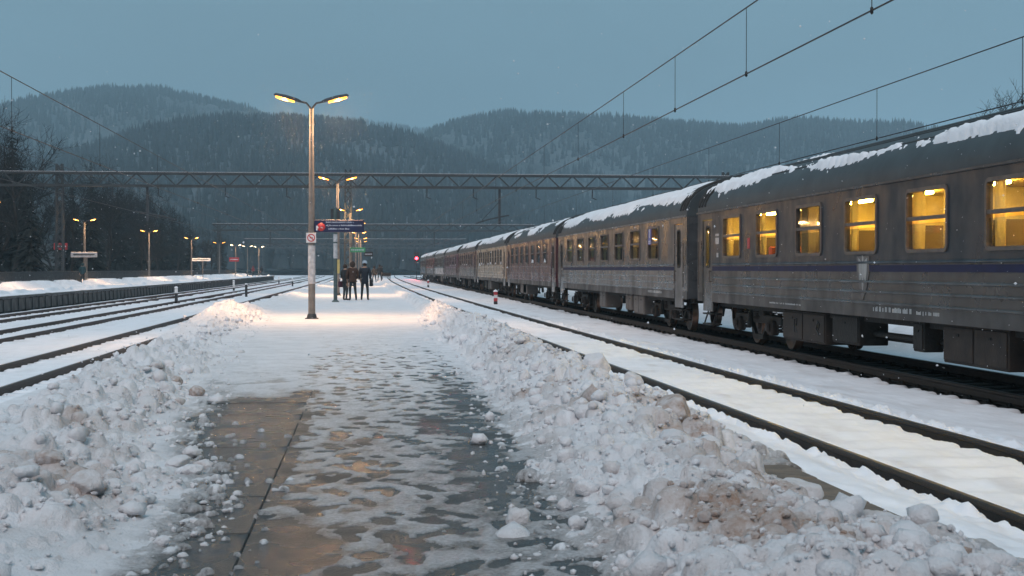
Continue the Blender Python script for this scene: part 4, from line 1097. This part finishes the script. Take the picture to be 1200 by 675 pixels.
C2, h2, w2 = coach(34.2, 57.7, 'grey coach with a blue class plate, coupled behind the nearest one', M['c_grey'], M['c_lgrey'], lit=1, snow=1.25, seed=8, first=3.4, detail=False)
specs = [(58.5, 79.1, 'mauve brown coach, third of the train', 'c_mauve', 'c_mauve', 2.35, 1.25, .2), (79.9, 101.4, 'beige coach with many narrow windows, fourth of the train', 'c_beige', 'c_beige', 1.75, 1.0, 1.9),
         (102.2, 121.9, 'mauve coach behind the beige one, fifth of the train', 'c_mauve', 'c_lgrey', 2.5, 1.3, 1.9), (122.7, 143.5, 'violet coach, sixth of the train', 'c_violet', 'c_mauve', 2.5, 1.3, 1.6),
         (144.3, 165.5, 'teal and pale grey coach, seventh of the train', 'c_teal', 'c_pale', 2.9, 1.6, 1.8), (166.3, 188, 'rust coloured coach, eighth of the train', 'c_rust', 'c_lgrey', 2.6, 1.4, 1.6), (188.8, 209.9, 'last coach of the train, far off in the snow', 'c_teal', 'c_teal', 2.6, 1.4, 1.6)]
for i, (a, c, lb, u_, l_, p_, w_, s_) in enumerate(specs):
    coach(a, c, lb, M[u_], M[l_], lit=0, pitch=p_, ww=w_, snow=s_, stripe=False, seed=20+i, detail=False, first=2.9)
# equipment boxes under the floors
def ubox(t, ya, yb, z0, z1, m, depth=.5, doors=2, name='equipment_box'):
    b = MB(); b.bbox(-1.28, -1.28+depth, ya, yb, z0, z1, .015); o = b.build(name, m, t)
    for k in range(doors):
        wd = (yb-ya)/doors; b = MB(); b.bbox(-1.297, -1.281, ya+k*wd+.03, ya+(k+1)*wd-.03, z0+.04, z1-.04, .006); d = b.build('hatch', m, o)
        b = MB(); ym = ya+(k+.5)*wd; b.box(-1.31,-1.296,ym-.04,ym+.04,z1-.16,z1-.13); b.build('latch', M['under'], d)
    return o
yc1 = (8.45+33.05)/2; yc2 = (34.2+57.7)/2
bx = ubox(C1, 24.0-yc1, 26.5-yc1, .32, .88, M['ubox'])
for k, pts in enumerate([[(.0,0),(0,.25),(.12,.25),(.12,.13),(0,.13),(.13,0)], [(.0,.1),(.06,.25),(.14,.2),(.1,.1),(.0,.12),(.12,0)]]):
    b = MB(); y0_ = (24.45 if k else 25.75)-yc1
    b.tube([(-1.303, y0_-p[0]*1.4, .48+p[1]) for p in pts], .012, 4); b.build('chalk_mark', M['black'], bx)
ubox(C1, 16.9-yc1, 18.9-yc1, .36, .90, M['ubox'], .9)
ubox(C1, 19.6-yc1, 20.0-yc1, .45, .9, M['under'], .3, 1); ubox(C1, 22.3-yc1, 23.6-yc1, .40, .9, M['under'], .5, 1); ubox(C1, 13-yc1, 15.4-yc1, .35, .9, M['under'], .6)
b = MB(); b.tube([(-1.0,12-yc1,.6),(-1.0,24-yc1,.6)], .05, 8); b.tube([(-.7,12-yc1,.5),(-.7,27-yc1,.5)], .03, 6); b.build('brake_pipe', M['under'], C1)
for t, yc, sp in ((C2, yc2, [(40.2,41.8,.33,.9,'ubox_grey'),(42.1,43.1,.40,.9,'ubox_grey'),(46.8,48.0,.35,.9,'ubox_grey')]),):
    for (a, c, z0, z1, m) in sp: ubox(t, a-yc, c-yc, z0, z1, M[m])
coaches = [o for o in bpy.data.objects if o.name.startswith('passenger_coach')]
for o in coaches[2:]:
    q = random.Random(o.name); 
    for k in range(3):
        a = q.uniform(-5, 4); ubox(o, a, a+q.uniform(.8, 2), q.uniform(.3,.42), .9, M['ubox_grey' if q.random() < .6 else 'under'], .5, 1)
# emblem, number strip, class plate, red notices
ye = 22.35-.6-yc1
b = MB(); P = [(-.28,.24),(.28,.24),(.28,.0),(.17,-.26),(0,-.46),(-.17,-.26),(-.28,.0)]
b.add([(-1.4195, ye+p[0], 1.62+p[1]) for p in P] + [(-1.412, ye+p[0], 1.62+p[1]) for p in P], [tuple(range(7))] + [(k, 7+k, 7+(k+1)%7, (k+1)%7) for k in range(7)]); em = b.build('emblem', mat('emblem_shield', (.10,.09,.09), .5), C1)
b = MB()
for P in ([(-.14,.17),(-.03,.12),(-.03,-.05),(-.10,-.12),(-.13,.02)], [(.14,.17),(.03,.12),(.03,-.05),(.10,-.12),(.13,.02)], [(-.025,.18),(.025,.2),(.03,-.14),(0,-.24),(-.03,-.14)]):
    b.add([(-1.4225, ye+p[0]*1.4, 1.60+p[1]*1.4) for p in P], [tuple(range(5))])
b.build('eagle', mat('emblem_figure', (.33,.31,.30), .6), em)
M['mark'] = mat('white_marking', (.42,.42,.42), .7)
def marks(t, ya, yb, z, hh=.05, seed=4):
    r = random.Random(seed); b = MB(); y = ya
    while y < yb:
        wd = r.uniform(.018, .045); b.box(-1.4135, -1.4108, y, y+wd, z, z+hh*r.choice((1,1,.8))); y += wd + r.choice((.012,.015,.07))
    b.build('lettering', M['mark'], t)['kind'] = 'stuff'
marks(C1, 18.75-yc1, 19.55-yc1, 1.0, .05, 1); marks(C1, 19.75-yc1, 21.3-yc1, 1.0, .075, 2); marks(C1, 25.0-yc1, 27.0-yc1, .985, .03, 3); marks(C2, 37.2-yc2, 39.0-yc2, 1.0, .07, 5)
b = MB(); b.box(-1.418,-1.411,28.45-yc1,28.62-yc1,2.08,2.30); b.build('red_notice', M['red'], C1)
b = MB(); b.box(-1.418,-1.411,31.0-yc1,31.3-yc1,2.22,2.36); b.box(-1.418,-1.411,31.0-yc1,31.3-yc1,2.40,2.45); b.box(-1.418,-1.411,31.05-yc1,31.2-yc1,1.92,2.02); b.build('notice', M['c_pale'], C1)
b = MB(); yq = 38.75-yc2; b.bbox(-1.425,-1.411,yq-.21,yq+.21,2.33,2.83,.004); pl = b.build('class_plate', M['blue'], C2)
b = MB(); b.box(-1.4285,-1.4255,yq-.03,yq+.03,2.52,2.78); b.box(-1.4285,-1.4255,yq,yq+.08,2.70,2.74); b.box(-1.4285,-1.4255,yq-.15,yq+.15,2.42,2.44); b.box(-1.4285,-1.4255,yq-.15,yq+.15,2.37,2.39); b.build('numeral', M['white'], pl)

# ------------------------------------------------------------------ signal and marker posts
t = tag(empty('railway_signal', (8.5, 243, -.3)), 'signal glowing red beyond the end of the train', 'signal')
b = MB(); b.tube([(0,0,0),(0,0,4.6)], .07, 8); b.build('post', M['dark_steel'], t)
b = MB(); b.bbox(-.38,.38,-.12,.05,2.9,4.6,.05); hd = b.build('signal_head', M['black'], t)
b = MB(); b.lathe([(0,-.20),(.2,-.18),(.26,-.125)], 14, 'y', (0,0,3.55)); b.build('red_lens', M['red_light'], hd)
l = bpy.data.lights.new('signal_light', 'SPOT'); l.energy = 2500; l.color = (1, .04, .06); l.spot_size = R(70); l.spot_blend = .6; l.shadow_soft_size = .2
lo = bpy.data.objects.new('signal_light', l); col.objects.link(lo); lo.parent = hd; lo.location = (0, -.35, 3.55); lo.rotation_euler = (R(-90), 0, 0)
b = MB(); b.lathe([(0,-.15),(.12,-.14),(.13,-.125)], 14, 'y', (0,0,4.15)); b.build('dark_lens', M['black'], hd)
b = MB(); b.lathe([(.30,-.12),(.29,-.30),(.28,-.30),(.29,-.12)], 14, 'y', (0,0,3.55)); b.build('hood', M['black'], hd)
def marker(x, y, z, label, cols, H=.62):
    t = tag(empty('marker_post', (x, y, z)), label, 'marker post', 'low marker posts between the tracks')
    n = len(cols)
    for k, c in enumerate(cols):
        b = MB(); b.bbox(-.09,.09,-.07,.07,H*k/n,H*(k+1)/n-.002,.008); b.build('band', M[c], t)
    b = MB(); b.lathe([(.12,H),(.11,H+.05),(.05,H+.09),(0,H+.10)], 8); b.build('snow_cap', M['snow'], t)
marker(6.3, 69, -.3, 'short red and white banded post beside the train', ['black','red','white','red'])
marker(5.75, 133, -.3, 'short banded post farther along by the train', ['black','white','red'])
for i, (x, y) in enumerate([(-12.9+1.2, 88.5), (-9.0, 107), (-12.7, 137), (-8.9, 171), (-12.6, 205)]):
    marker(x, y, -.68, ['black post with white top between the left tracks, nearest of its row', 'dark post between the left tracks, second of its row', 'pale post between the left tracks, third of its row', 'post between the left tracks, fourth of its row', 'farthest small post between the left tracks'][i], [['black','black','white'],['black','black','black'],['black','white','white'],['black','black','white'],['black','white']][i], .95)

# ------------------------------------------------------------------ chunks of snow
def chunk(px, py, r, label, dv=0.0, sq=(1,1,1), facet=1.0, seed=1, sink=.25, sub=4, z=None):
    bm = bmesh.new(); bmesh.ops.create_icosphere(bm, subdivisions=sub, radius=1)
    rg = random.Random(seed); planes = []
    for k in range(9):
        d = Vector((rg.gauss(0,1), rg.gauss(0,1), rg.gauss(0,.8))).normalized(); planes.append((d, rg.uniform(.62, .9)))
    for v in bm.verts:
        p = v.co.copy()
        if facet:
            for d, o in planes:
                q = p.dot(d)
                if q > o: p -= d*(q-o)*facet
        n = mnoise.fractal(p*2.2+Vector((seed*7.1,0,0)), 1.0, 2.0, 5)
        p *= 1 + .09*n
        v.co = Vector((p.x*sq[0]*r, p.y*sq[1]*r, p.z*sq[2]*r))
    me = bpy.data.meshes.new('snow_chunk'); bm.to_mesh(me); bm.free()
    for f in me.polygons: f.use_smooth = True
    a = me.attributes.new('dirt', 'FLOAT', 'POINT'); a.data.foreach_set('value', [max(0, min(1, dv + (dv*.9)*mnoise.noise(v.co*9/ max(r,.05)*.3))) for v in me.vertices])
    a = me.attributes.new('thin', 'FLOAT', 'POINT')
    me.materials.append(M['snow_walk'])
    zz = zsnow(px, py) if z is None else z
    o = link('snow_chunk', me, None, (px, py, zz + r*sq[2]*(1-2*sink)*.9), (rg.uniform(-.2,.2), rg.uniform(-.2,.2), rg.uniform(0,6)))
    tag(o, label, 'snow chunk', 'chunks of snow on the shovelled banks')
chunk(2.45, 11.15, .20, 'large brown dirty chunk of ice on the right snow bank', .85, (1.0,.9,.72), 1, 3, .2)
chunk(2.78, 16.9, .20, 'pale squared block of ice on the crest of the right bank', .12, (1.0,.9,.85), 1, 5, .18)
chunk(2.93, 15.4, .12, 'small grey white lump behind the squared ice block', .1, (1,1,.9), .8, 6, .2)
chunk(2.20, 12.2, .07, 'small brown lump left of the large brown chunk', .8, (1,1,.8), .7, 7, .2)
chunk(2.60, 8.25, .15, 'pinkish pointed block at the top of the nearest right heap', .22, (1.0,.85,.85), 1, 8, .3)
chunk(2.93, 9.2, .10, 'white lump lying against the rail behind the nearest right heap', .0, (1.2,1,.6), .6, 9, .3)
chunk(1.16, 7.75, .048, 'single round white lump on the dark wet asphalt beside the right bank', .03, (1.1,1,.85), .5, 10, .2)
chunk(-1.66, 8.62, .125, 'big pinkish squared chunk in the left foreground heap', .3, (1.05,1,.8), 1, 11, .2)
chunk(-.99, 9.35, .062, 'round white lump at the edge of the wet slabs', .0, (1,1,.8), .6, 12, .15)
chunk(-1.36, 10.35, .085, 'low white slab of snow at the foot of the left heap', .05, (1.3,1,.55), .7, 13, .15)
chunk(-1.22, 10.0, .07, 'broken white lump right of the low slab of snow', .03, (1.2,1,.6), .7, 14, .15)
chunk(-2.02, 9.2, .09, 'brown lump behind the big pinkish chunk on the left', .6, (1.3,1,.7), .8, 15, .25)
chunk(-1.06, 7.45, .040, 'small white lump in the dark puddle at the lower left', .0, (1,1,.75), .5, 16, .12)
chunk(-.93, 7.25, .030, 'tiny white lump right of the puddle lump', .0, (1,1,.75), .5, 17, .12)
chunk(-.85, 6.95, .034, 'white lump at the bottom edge of the wet slabs', .0, (1.2,1,.7), .5, 18, .12)
chunk(-.52, 7.3, .035, 'flat white lump lying in the orange reflection', .0, (1.6,1,.5), .5, 19, .12)
chunk(-1.35, 11.1, .075, 'rounded lump on the near slope of the left bank', .1, (1,1,.75), .6, 20, .2)
chunk(-2.3, 17.2, .10, 'brown crusted lump on the crest of the left bank', .8, (1.3,1,.8), .8, 21, .2)
chunk(-1.93, 16.3, .09, 'dark crusted lump at the right end of the left bank', .7, (1.2,1,.9), .8, 22, .2)

# ------------------------------------------------------------------ people
def skin_obj(verts, edges, radii, root, sub=2):
    me = bpy.data.meshes.new('tmp'); me.from_pydata(verts, edges, []); o = bpy.data.objects.new('tmp', me); col.objects.link(o)
    o.modifiers.new('s', 'SKIN'); m2 = o.modifiers.new('u', 'SUBSURF'); m2.levels = sub; m2.render_levels = sub
    for i, r in enumerate(radii): me.skin_vertices[0].data[i].radius = r if isinstance(r, tuple) else (r, r)
    for i, d in enumerate(me.skin_vertices[0].data): d.use_root = (i == root)
    dg = bpy.context.evaluated_depsgraph_get(); dg.update(); ev = o.evaluated_get(dg)
    res = bpy.data.meshes.new_from_object(ev); bpy.data.objects.remove(o); 
    for f in res.polygons: f.use_smooth = True
    return res
M['skin'] = mat('skin', (.42,.26,.19), .6)
def person(x, y, rz, H, label, coat, trous, hair, hood=False, long=.0, bag=None, arms=(0,0), stance=(.0,.0), hatc=None, seat=False):
    k = H/1.75; t = empty('person', (x, y, zsnow(x, y) if abs(x) < 4 else .2), rz); tag(t, label, 'person', None)
    V = []; E = []; RR = []
    def add(p, r, par=None):
        V.append((p[0]*k, p[1]*k, p[2]*k)); RR.append(tuple(q*k for q in r) if isinstance(r, tuple) else r*k)
        if par is not None: E.append((par, len(V)-1))
        return len(V)-1
    pel = add((0,0,.94), (.15,.115)); sp = add((0,-.01,1.14), (.14,.105), pel); ch = add((0,-.01,1.34), (.165,.115), sp); nk = add((0,.0,1.49), .058, ch)
    hd = add((0,.015,1.60), (.075,.09), nk); ht = add((0,.01,1.70), (.07,.085), hd); nose = add((0,.105,1.61), .015, hd)
    for s, ar, st in ((-1, arms[0], stance[0]), (1, arms[1], stance[1])):
        sh = add((s*.17,0,1.42), .068, ch); el = add((s*.25,-.03+ar*.02,1.15), .052, sh); wr = add((s*(.24-ar*.05),.06+ar*.16,.93+ar*.08), .036, el)
        pa = add((s*(.235-ar*.06),.085+ar*.18,.85+ar*.08), (.022,.042), wr)
        for q in range(4): 
            f1 = add((s*(.235-ar*.06),.06+ar*.18+.018*q,.79+ar*.08-(.01 if q in (1,2) else 0)), .0095, pa); add((s*(.225-ar*.06),.07+ar*.18+.018*q,.755+ar*.08-(.01 if q in (1,2) else 0)), .008, f1)
        th = add((s*(.215-ar*.06),.125+ar*.18,.83+ar*.08), .011, pa); add((s*(.205-ar*.06),.135+ar*.18,.79+ar*.08), .0095, th)
        hp = add((s*.095,0,.86), (.10,.095), pel); kn = add((s*(.10+abs(st)*.1),.03+st*.10,.50), .066, hp); an = add((s*(.10+abs(st)*.2),-.02+st*.16,.10), .048, kn)
        he = add((s*(.10+abs(st)*.2),-.03+st*.16,.045), .045, an); add((s*(.12+abs(st)*.2),.14+st*.16,.04), (.045,.035), he)
    me = skin_obj(V, E, RR, pel)
    for m in (trous, M['skin'], M['black'], coat): me.materials.append(m)
    for f in me.polygons:
        c = f.center/k
        f.material_index = 2 if c.z < .13 else (1 if c.z > 1.47 or (abs(c.x) > .16 and c.z < .93+.1*max(arms) and c.z > .6) else (3 if c.z > .96 else 0))
    body = link('body', me, t)
    # coat
    V.clear(); E.clear(); RR.clear()
    hem = .86-long
    c0 = add((0,0,hem), (.20+long*.06,.155+long*.05)); c1 = add((0,0,1.0), (.185,.14), c0); c2 = add((0,-.01,1.18), (.18,.14), c1); c3 = add((0,-.01,1.36), (.195,.145), c2); c4 = add((0,0,1.47), .085, c3)
    for s, ar in ((-1, arms[0]), (1, arms[1])):
        sh = add((s*.18,0,1.41), .088, c3); el = add((s*.265,-.03+ar*.02,1.14), .074, sh); add((s*(.245-ar*.05),.055+ar*.16,.94+ar*.08), .056, el)
    cm = skin_obj(V, E, RR, c1); cm.materials.append(coat); link('coat', cm, t)
    # hair, hood or hat
    bm = bmesh.new(); bmesh.ops.create_icosphere(bm, subdivisions=3, radius=1)
    for v in list(bm.verts):
        n = mnoise.noise(v.co*3)*.06
        v.co = Vector((v.co.x*(.125 if hood else .098)*k*(1+n), (v.co.y*(.14 if hood else .115) - .012)*k*(1+n), (1.635 + v.co.z*(.155 if hood else .115))*k))
    dele = [v for v in bm.verts if (v.co.y > .055*k and v.co.z < 1.69*k) or (v.co.z < (1.46 if hood else 1.55)*k)]
    bmesh.ops.delete(bm, geom=dele, context='VERTS')
    me = bpy.data.meshes.new('hood' if hood else 'hair'); bm.to_mesh(me); bm.free()
    for f in me.polygons: f.use_smooth = True
    me.materials.append(hair); link('hood' if hood else 'hair', me, t)
    if hatc:
        b = MB(); b.lathe([(.115*k,1.66*k),(.118*k,1.70*k),(.10*k,1.77*k),(.05*k,1.80*k),(.0,1.805*k)], 14); b.build('hat', hatc, t)
    if bag:
        s, m = bag
        b = MB(); b.bbox(s*.30*k-.07, s*.30*k+.07, -.16, .18, .62*k, .92*k, .03); bg_ = b.build('bag', m, t)
        b = MB(); b.tube([(s*.30*k,-.10,.90*k),(s*.26*k,-.06,1.2*k),(s*.16*k,-.02,1.5*k),(s*.2*k,.1,1.3*k),(s*.30*k,.12,.92*k)], .014, 6); b.build('strap', m, bg_)
    return t
def cloth(n, c): return mat(n, c, .85, 0, var=.12, vscale=14, bump=.3, bscale=25)
kblack = cloth('black_coat', (.012,.013,.016)); kmar = cloth('maroon_bag', (.06,.014,.03)); kbrown = cloth('brown_jacket', (.05,.024,.016)); knavy = cloth('navy_coat', (.012,.018,.03)); kgrey = cloth('grey_trousers', (.03,.035,.04)); kjean = cloth('dark_trousers', (.015,.02,.024)); ktan = cloth('tan_coat', (.085,.06,.045)); khair = cloth('brown_hair', (.04,.022,.014)); kred = cloth('red_coat', (.2,.03,.03))
pale_hat = cloth('pale_blue_cap', (.35,.42,.5))
person(-.99, 65.2, R(-50), 1.66, 'person in black coat with a maroon bag, left of the three waiting people', kblack, kgrey, khair, bag=(-1, kmar), arms=(.4,.3), long=.05)
person(-.66, 64.9, R(12), 1.75, 'person in brown and black hooded jacket in the middle of the three', kbrown, kjean, khair, hood=True, arms=(.5,.6), stance=(-.1,.4), long=.0)
person(-.10, 65.6, R(-8), 1.78, 'person in long navy coat with a shoulder bag, right of the three', knavy, kjean, khair, bag=(1, kblack), arms=(.3,.2), stance=(-.2,.2), long=.14, hatc=pale_hat)
person(.78, 150, R(10), 1.70, 'person in tan coat walking away on the far platform', ktan, kgrey, khair, hood=True, stance=(.5,-.4))
person(1.32, 147.5, R(-5), 1.74, 'person in dark brown coat walking beside the tan coat', cloth('dark_brown_coat', (.035,.028,.026)), kgrey, khair, hood=True, stance=(-.4,.4))
person(1.75, 168, R(60), 1.68, 'person in black leaning over by the bench near the platform end', kblack, kjean, khair, arms=(.8,.9))
tb = tag(empty('luggage_trolley', (2.15, 163, zsnow(1.9, 163))), 'snowy brown crate like bench in front of the leaning person', 'bench')
b = MB(); b.bbox(-.6,.6,-.25,.25,.38,.46,.02); b.build('seat', M['ubox_grey'], tb)
for s in (-1, 1):
    b = MB(); b.bbox(s*.5-.04,s*.5+.04,-.22,.22,0,.38,.01); b.build('leg', M['ubox'], tb)
b = MB(); b.bbox(-.6,.6,.2,.25,.5,.9,.02); b.build('backrest', M['ubox'], tb)
tb.name = 'bench'
for (x, y, c, lb) in [(-23.3, 119, cloth('teal_coat', (.015,.05,.06)), 'person in teal hooded coat by the fence of the left platform'), (-19.5, 246, kred, 'person in red coat far down the left platform'), (-18.8, 256, kblack, 'person in black coat far down the left platform')]:
    person(x, y, R(30), 1.72, lb, c, kjean, c, hood=True)

# ------------------------------------------------------------------ trees
M['bark'] = mat('dark_bark', (.028,.024,.022), .95, 0, vscale=6)
M['twig'] = mat('dark_twigs', (.012,.011,.011), .95)
def leafmat():
    m = mat('spruce_needles', (.008,.013,.012), .9, 0, c2=(.003,.006,.006), vscale=1.2); return m
M['needle'] = leafmat()
M['snowtwig'] = mat('frosted_twigs', (.16,.18,.20), .9, c2=(.05,.055,.06), vscale=2)
def bare_meshes(seed, H=14, spread=1.0, twig=None):
    r = random.Random(seed); tr = MB(); tw = MB()
    def grow(p, d, L, rad, lev):
        n = 4 if lev < 2 else 3; pts = [p]; q = p.copy(); dd = d.copy()
        for i in range(n):
            dd = (dd + Vector((r.gauss(0,.13), r.gauss(0,.13), r.gauss(.04,.08)))).normalized(); q = q + dd*L/n; pts.append(q.copy())
        rs = [rad*(1-.65*i/n) for i in range(n+1)]
        (tr if lev < 2 else tw).tube(pts, rs, 6 if lev == 0 else (5 if lev == 1 else 3), False, lev < 2)
        if lev >= 4: return
        kids = [9, 7, 6, 5][lev]
        for i in range(kids):
            f = r.uniform(.28 if lev == 0 else .2, 1.0); j = min(n-1, int(f*n)); a = pts[j].lerp(pts[j+1], f*n-j)
            ax = Vector((r.gauss(0,1), r.gauss(0,1), r.gauss(.2,.5))).normalized()
            nd = (dd*(.75 if lev else .55) + ax*.75*spread).normalized(); nd.z = abs(nd.z)*.9+.05 if lev < 2 else nd.z
            grow(a, nd.normalized(), L*r.uniform(.42,.66)*(1 if lev else .8), max(rad*.42*(1.15-f*.5), .012), lev+1)
    grow(Vector((0,0,-.3)), Vector((0,0,1)), H*.62, H*.016, 0)
    return tr.mesh('trunk', M['bark']), tw.mesh('crown', twig or M['twig'])
def spruce_meshes(seed, H=14):
    r = random.Random(seed); tr = MB(); tr.tube([(0,0,-.3),(0,0,H*.5),(0,0,H)], [H*.013, H*.008, .02], 6, False)
    cr = MB(); z = H*.08
    while z < H*.985:
        f = 1-z/H; n = max(4, int(9*f+4)); Lr = H*.20*(f**.8)+.12
        for k in range(n):
            a = r.uniform(0, 6.28); L = Lr*r.uniform(.65,1.15); drop = L*r.uniform(.15,.45); w = L*r.uniform(.14,.24)+.05
            c, s = math.cos(a), math.sin(a); px, py = -s, c
            def P(u, v, dz): return (c*u+px*v, s*u+py*v, z+dz)
            for q in range(3):
                u0, u1 = L*q/3.2, L*(q+1.35)/3.2; ww = w*(1-.22*q)*r.uniform(.8,1.2)
                z0, z1 = -drop*(u0/L)**1.4, -drop*(u1/L)**1.4 - r.uniform(0,.12)*L
                cr.add([P(u0,0,z0+.03), P((u0+u1)/2,ww,(z0+z1)/2-.08*L), P(u1,r.uniform(-.1,.1)*ww,z1), P((u0+u1)/2,-ww,(z0+z1)/2-.08*L)], [(0,1,2),(0,2,3)])
        z += H*.024*r.uniform(.7,1.3)
    return tr.mesh('trunk', M['bark']), cr.mesh('crown', M['needle'])
BT = [bare_meshes(s, 14, sp) for s, sp in ((1,1.0),(2,.8),(5,1.15))]
ST = [spruce_meshes(s) for s in (1, 2, 3)]
def tree(x, y, z, H, kind, i, label, group, nm, rz):
    t = empty(nm, (x, y, z), rz); tag(t, label, 'tree', group); k = H/14
    tm, cm = (BT if kind else ST)[i % 3]
    link('trunk', tm, t, None, None, (k,k,k)); link('crown', cm, t, None, None, (k,k,k))
r = random.Random(5)
def ht(px):   # height in photo pixels above the horizon of the dark wood at the left, by column
    return float(np.interp(px, [-60, 0, 25, 45, 70, 95, 120, 150, 200, 240, 262, 300], [185, 172, 175, 120, 112, 140, 120, 105, 80, 62, 48, 30]))
n = 0
for row, (xo, cnt) in enumerate([(-31, 26), (-38, 24), (-46, 20)]):
    for i in range(cnt):
        y = 68 + (i + r.random()*.8)*(235/cnt) + row*8; x = xo + r.uniform(-2.5, 2.5)
        px = 600 + F*math.tan(math.atan2(x, y)-yaw)
        if px < -90 or px > 275: continue
        H = max(3.5, (ht(px)*r.uniform(.72, 1.06))*math.hypot(x, y)/F*1.0 + 1.0)
        H = min(H, 19); kind = (r.random() < .75) if row == 0 else (r.random() < .5)
        tree(x, y, .0, H, kind, r.randrange(3), 'dark bare tree in the wood behind the left platform' if kind else 'dark spruce in the wood behind the left platform', 'bare trees behind the left platform' if kind else 'spruces behind the left platform', 'bare_tree' if kind else 'spruce_tree', r.uniform(0, 6.28)); n += 1
for i, (x, y, H) in enumerate([(-33.5, 100, 15), (-31, 92, 13.5), (-36, 140, 14.5), (-33, 118, 10)]):
    tree(x, y, 0, H, 1, i, ['tall bare tree at the left edge rising above the portal', 'bare tree just left of the lattice mast', 'bare tree right of the lattice mast, rising above the portal beam', 'low bare tree behind the name board'][i], 'tall bare trees on the left', 'bare_tree', i*1.3)
tree(24.5, 52, -.3, 9.4, 1, 2, 'bare tree top showing above the roof of the nearest coach', None, 'bare_tree', .6)
tree(27.0, 54, -.3, 9.2, 1, 0, 'second bare tree behind the nearest coach at the right edge', None, 'bare_tree', 2.1)
b = MB()   # rising dark wood floor behind the left platform
us = np.linspace(0, 1, 24); vy = np.linspace(40, 420, 60); U, V = np.meshgrid(us, vy)
me = grid_mesh('bank', -26.6 - U*90, V, .02 + 11*sst(.03, 1, U) + (fbm(U*9, V*.06, 4, 5)-.5)*1.2*sst(0,.1,U), mat('wood_floor', (.05,.052,.055), .95, c2=(.014,.014,.014), vscale=.7, bump=.6, bscale=2))
tag(link('wooded_slope', me), 'dark wooded slope behind the left platform', kind='structure')

# ------------------------------------------------------------------ falling snow
def flakes(N):
    rg = np.random.default_rng(4)
    d = 7 + 120*rg.random(N)**1.3; a = yaw + rg.uniform(-.45, .45, N); x = np.sin(a)*d; y = np.cos(a)*d; z = rg.uniform(.05, 1, N)**1.0*(2 + d*.20)
    r = np.clip(np.exp(rg.normal(-5.9, .45, N)), .0012, .009)*(1 + d*.008)
    k = 0
    for (lx, ly, lz) in ((-2.4, 40.7, 6.1), (-.75, 40.7, 6.1), (-2.4, 76.3, 6.1), (-.75, 76.3, 6.1)):      # extra flakes crowded round the lamp heads, added to sparkle as their glow
        n_ = 480; x[k:k+n_] = lx + rg.normal(0, .7, n_); y[k:k+n_] = ly + rg.normal(0, .8, n_); z[k:k+n_] = lz + rg.normal(-.15, .7, n_); d[k:k+n_] = ly; r[k:k+n_] = rg.uniform(.003, .008, n_); k += n_
    P = np.stack([x, y, z], -1); O = np.array([(1,0,0),(-1,0,0),(0,1,0),(0,-1,0),(0,0,1),(0,0,-1)], float)
    V = P[:, None] + O[None]*r[:, None, None]*rg.uniform(.6, 1.3, (N, 6, 1))
    T = np.array([(0,2,4),(2,1,4),(1,3,4),(3,0,4),(2,0,5),(1,2,5),(3,1,5),(0,3,5)])
    T = (T[None] + (np.arange(N)*6)[:, None, None]).reshape(-1, 3)
    me = bpy.data.meshes.new('falling_snow'); me.vertices.add(N*6); me.vertices.foreach_set('co', V.reshape(-1).astype(np.float32))
    me.loops.add(T.size); me.loops.foreach_set('vertex_index', T.reshape(-1).astype(np.int32)); me.polygons.add(len(T)); me.polygons.foreach_set('loop_start', np.arange(0, T.size, 3, dtype=np.int32))
    me.materials.append(M['snow']); me.update()
    tag(link('falling_snow', me), 'fine snowflakes falling through the air', 'snowflakes', kind='stuff')
flakes(9000)

# ------------------------------------------------------------------ haze of the snowfall
hz = MB(); hz.box(-5200, 5200, -560, 5800, -2.0, 480)
hm = bpy.data.materials.new('snow_haze'); hm.use_nodes = True; hn = hm.node_tree; hn.nodes.clear()
ho = hn.nodes.new('ShaderNodeOutputMaterial'); pv = hn.nodes.new('ShaderNodeVolumePrincipled')
pv.inputs['Color'].default_value = (.62, .85, .98, 1); pv.inputs['Density'].default_value = .00030; pv.inputs['Anisotropy'].default_value = .15
hn.links.new(pv.outputs[0], ho.inputs['Volume'])
tag(hz.build('haze', hm), 'pale snowfall haze', 'haze', kind='stuff')
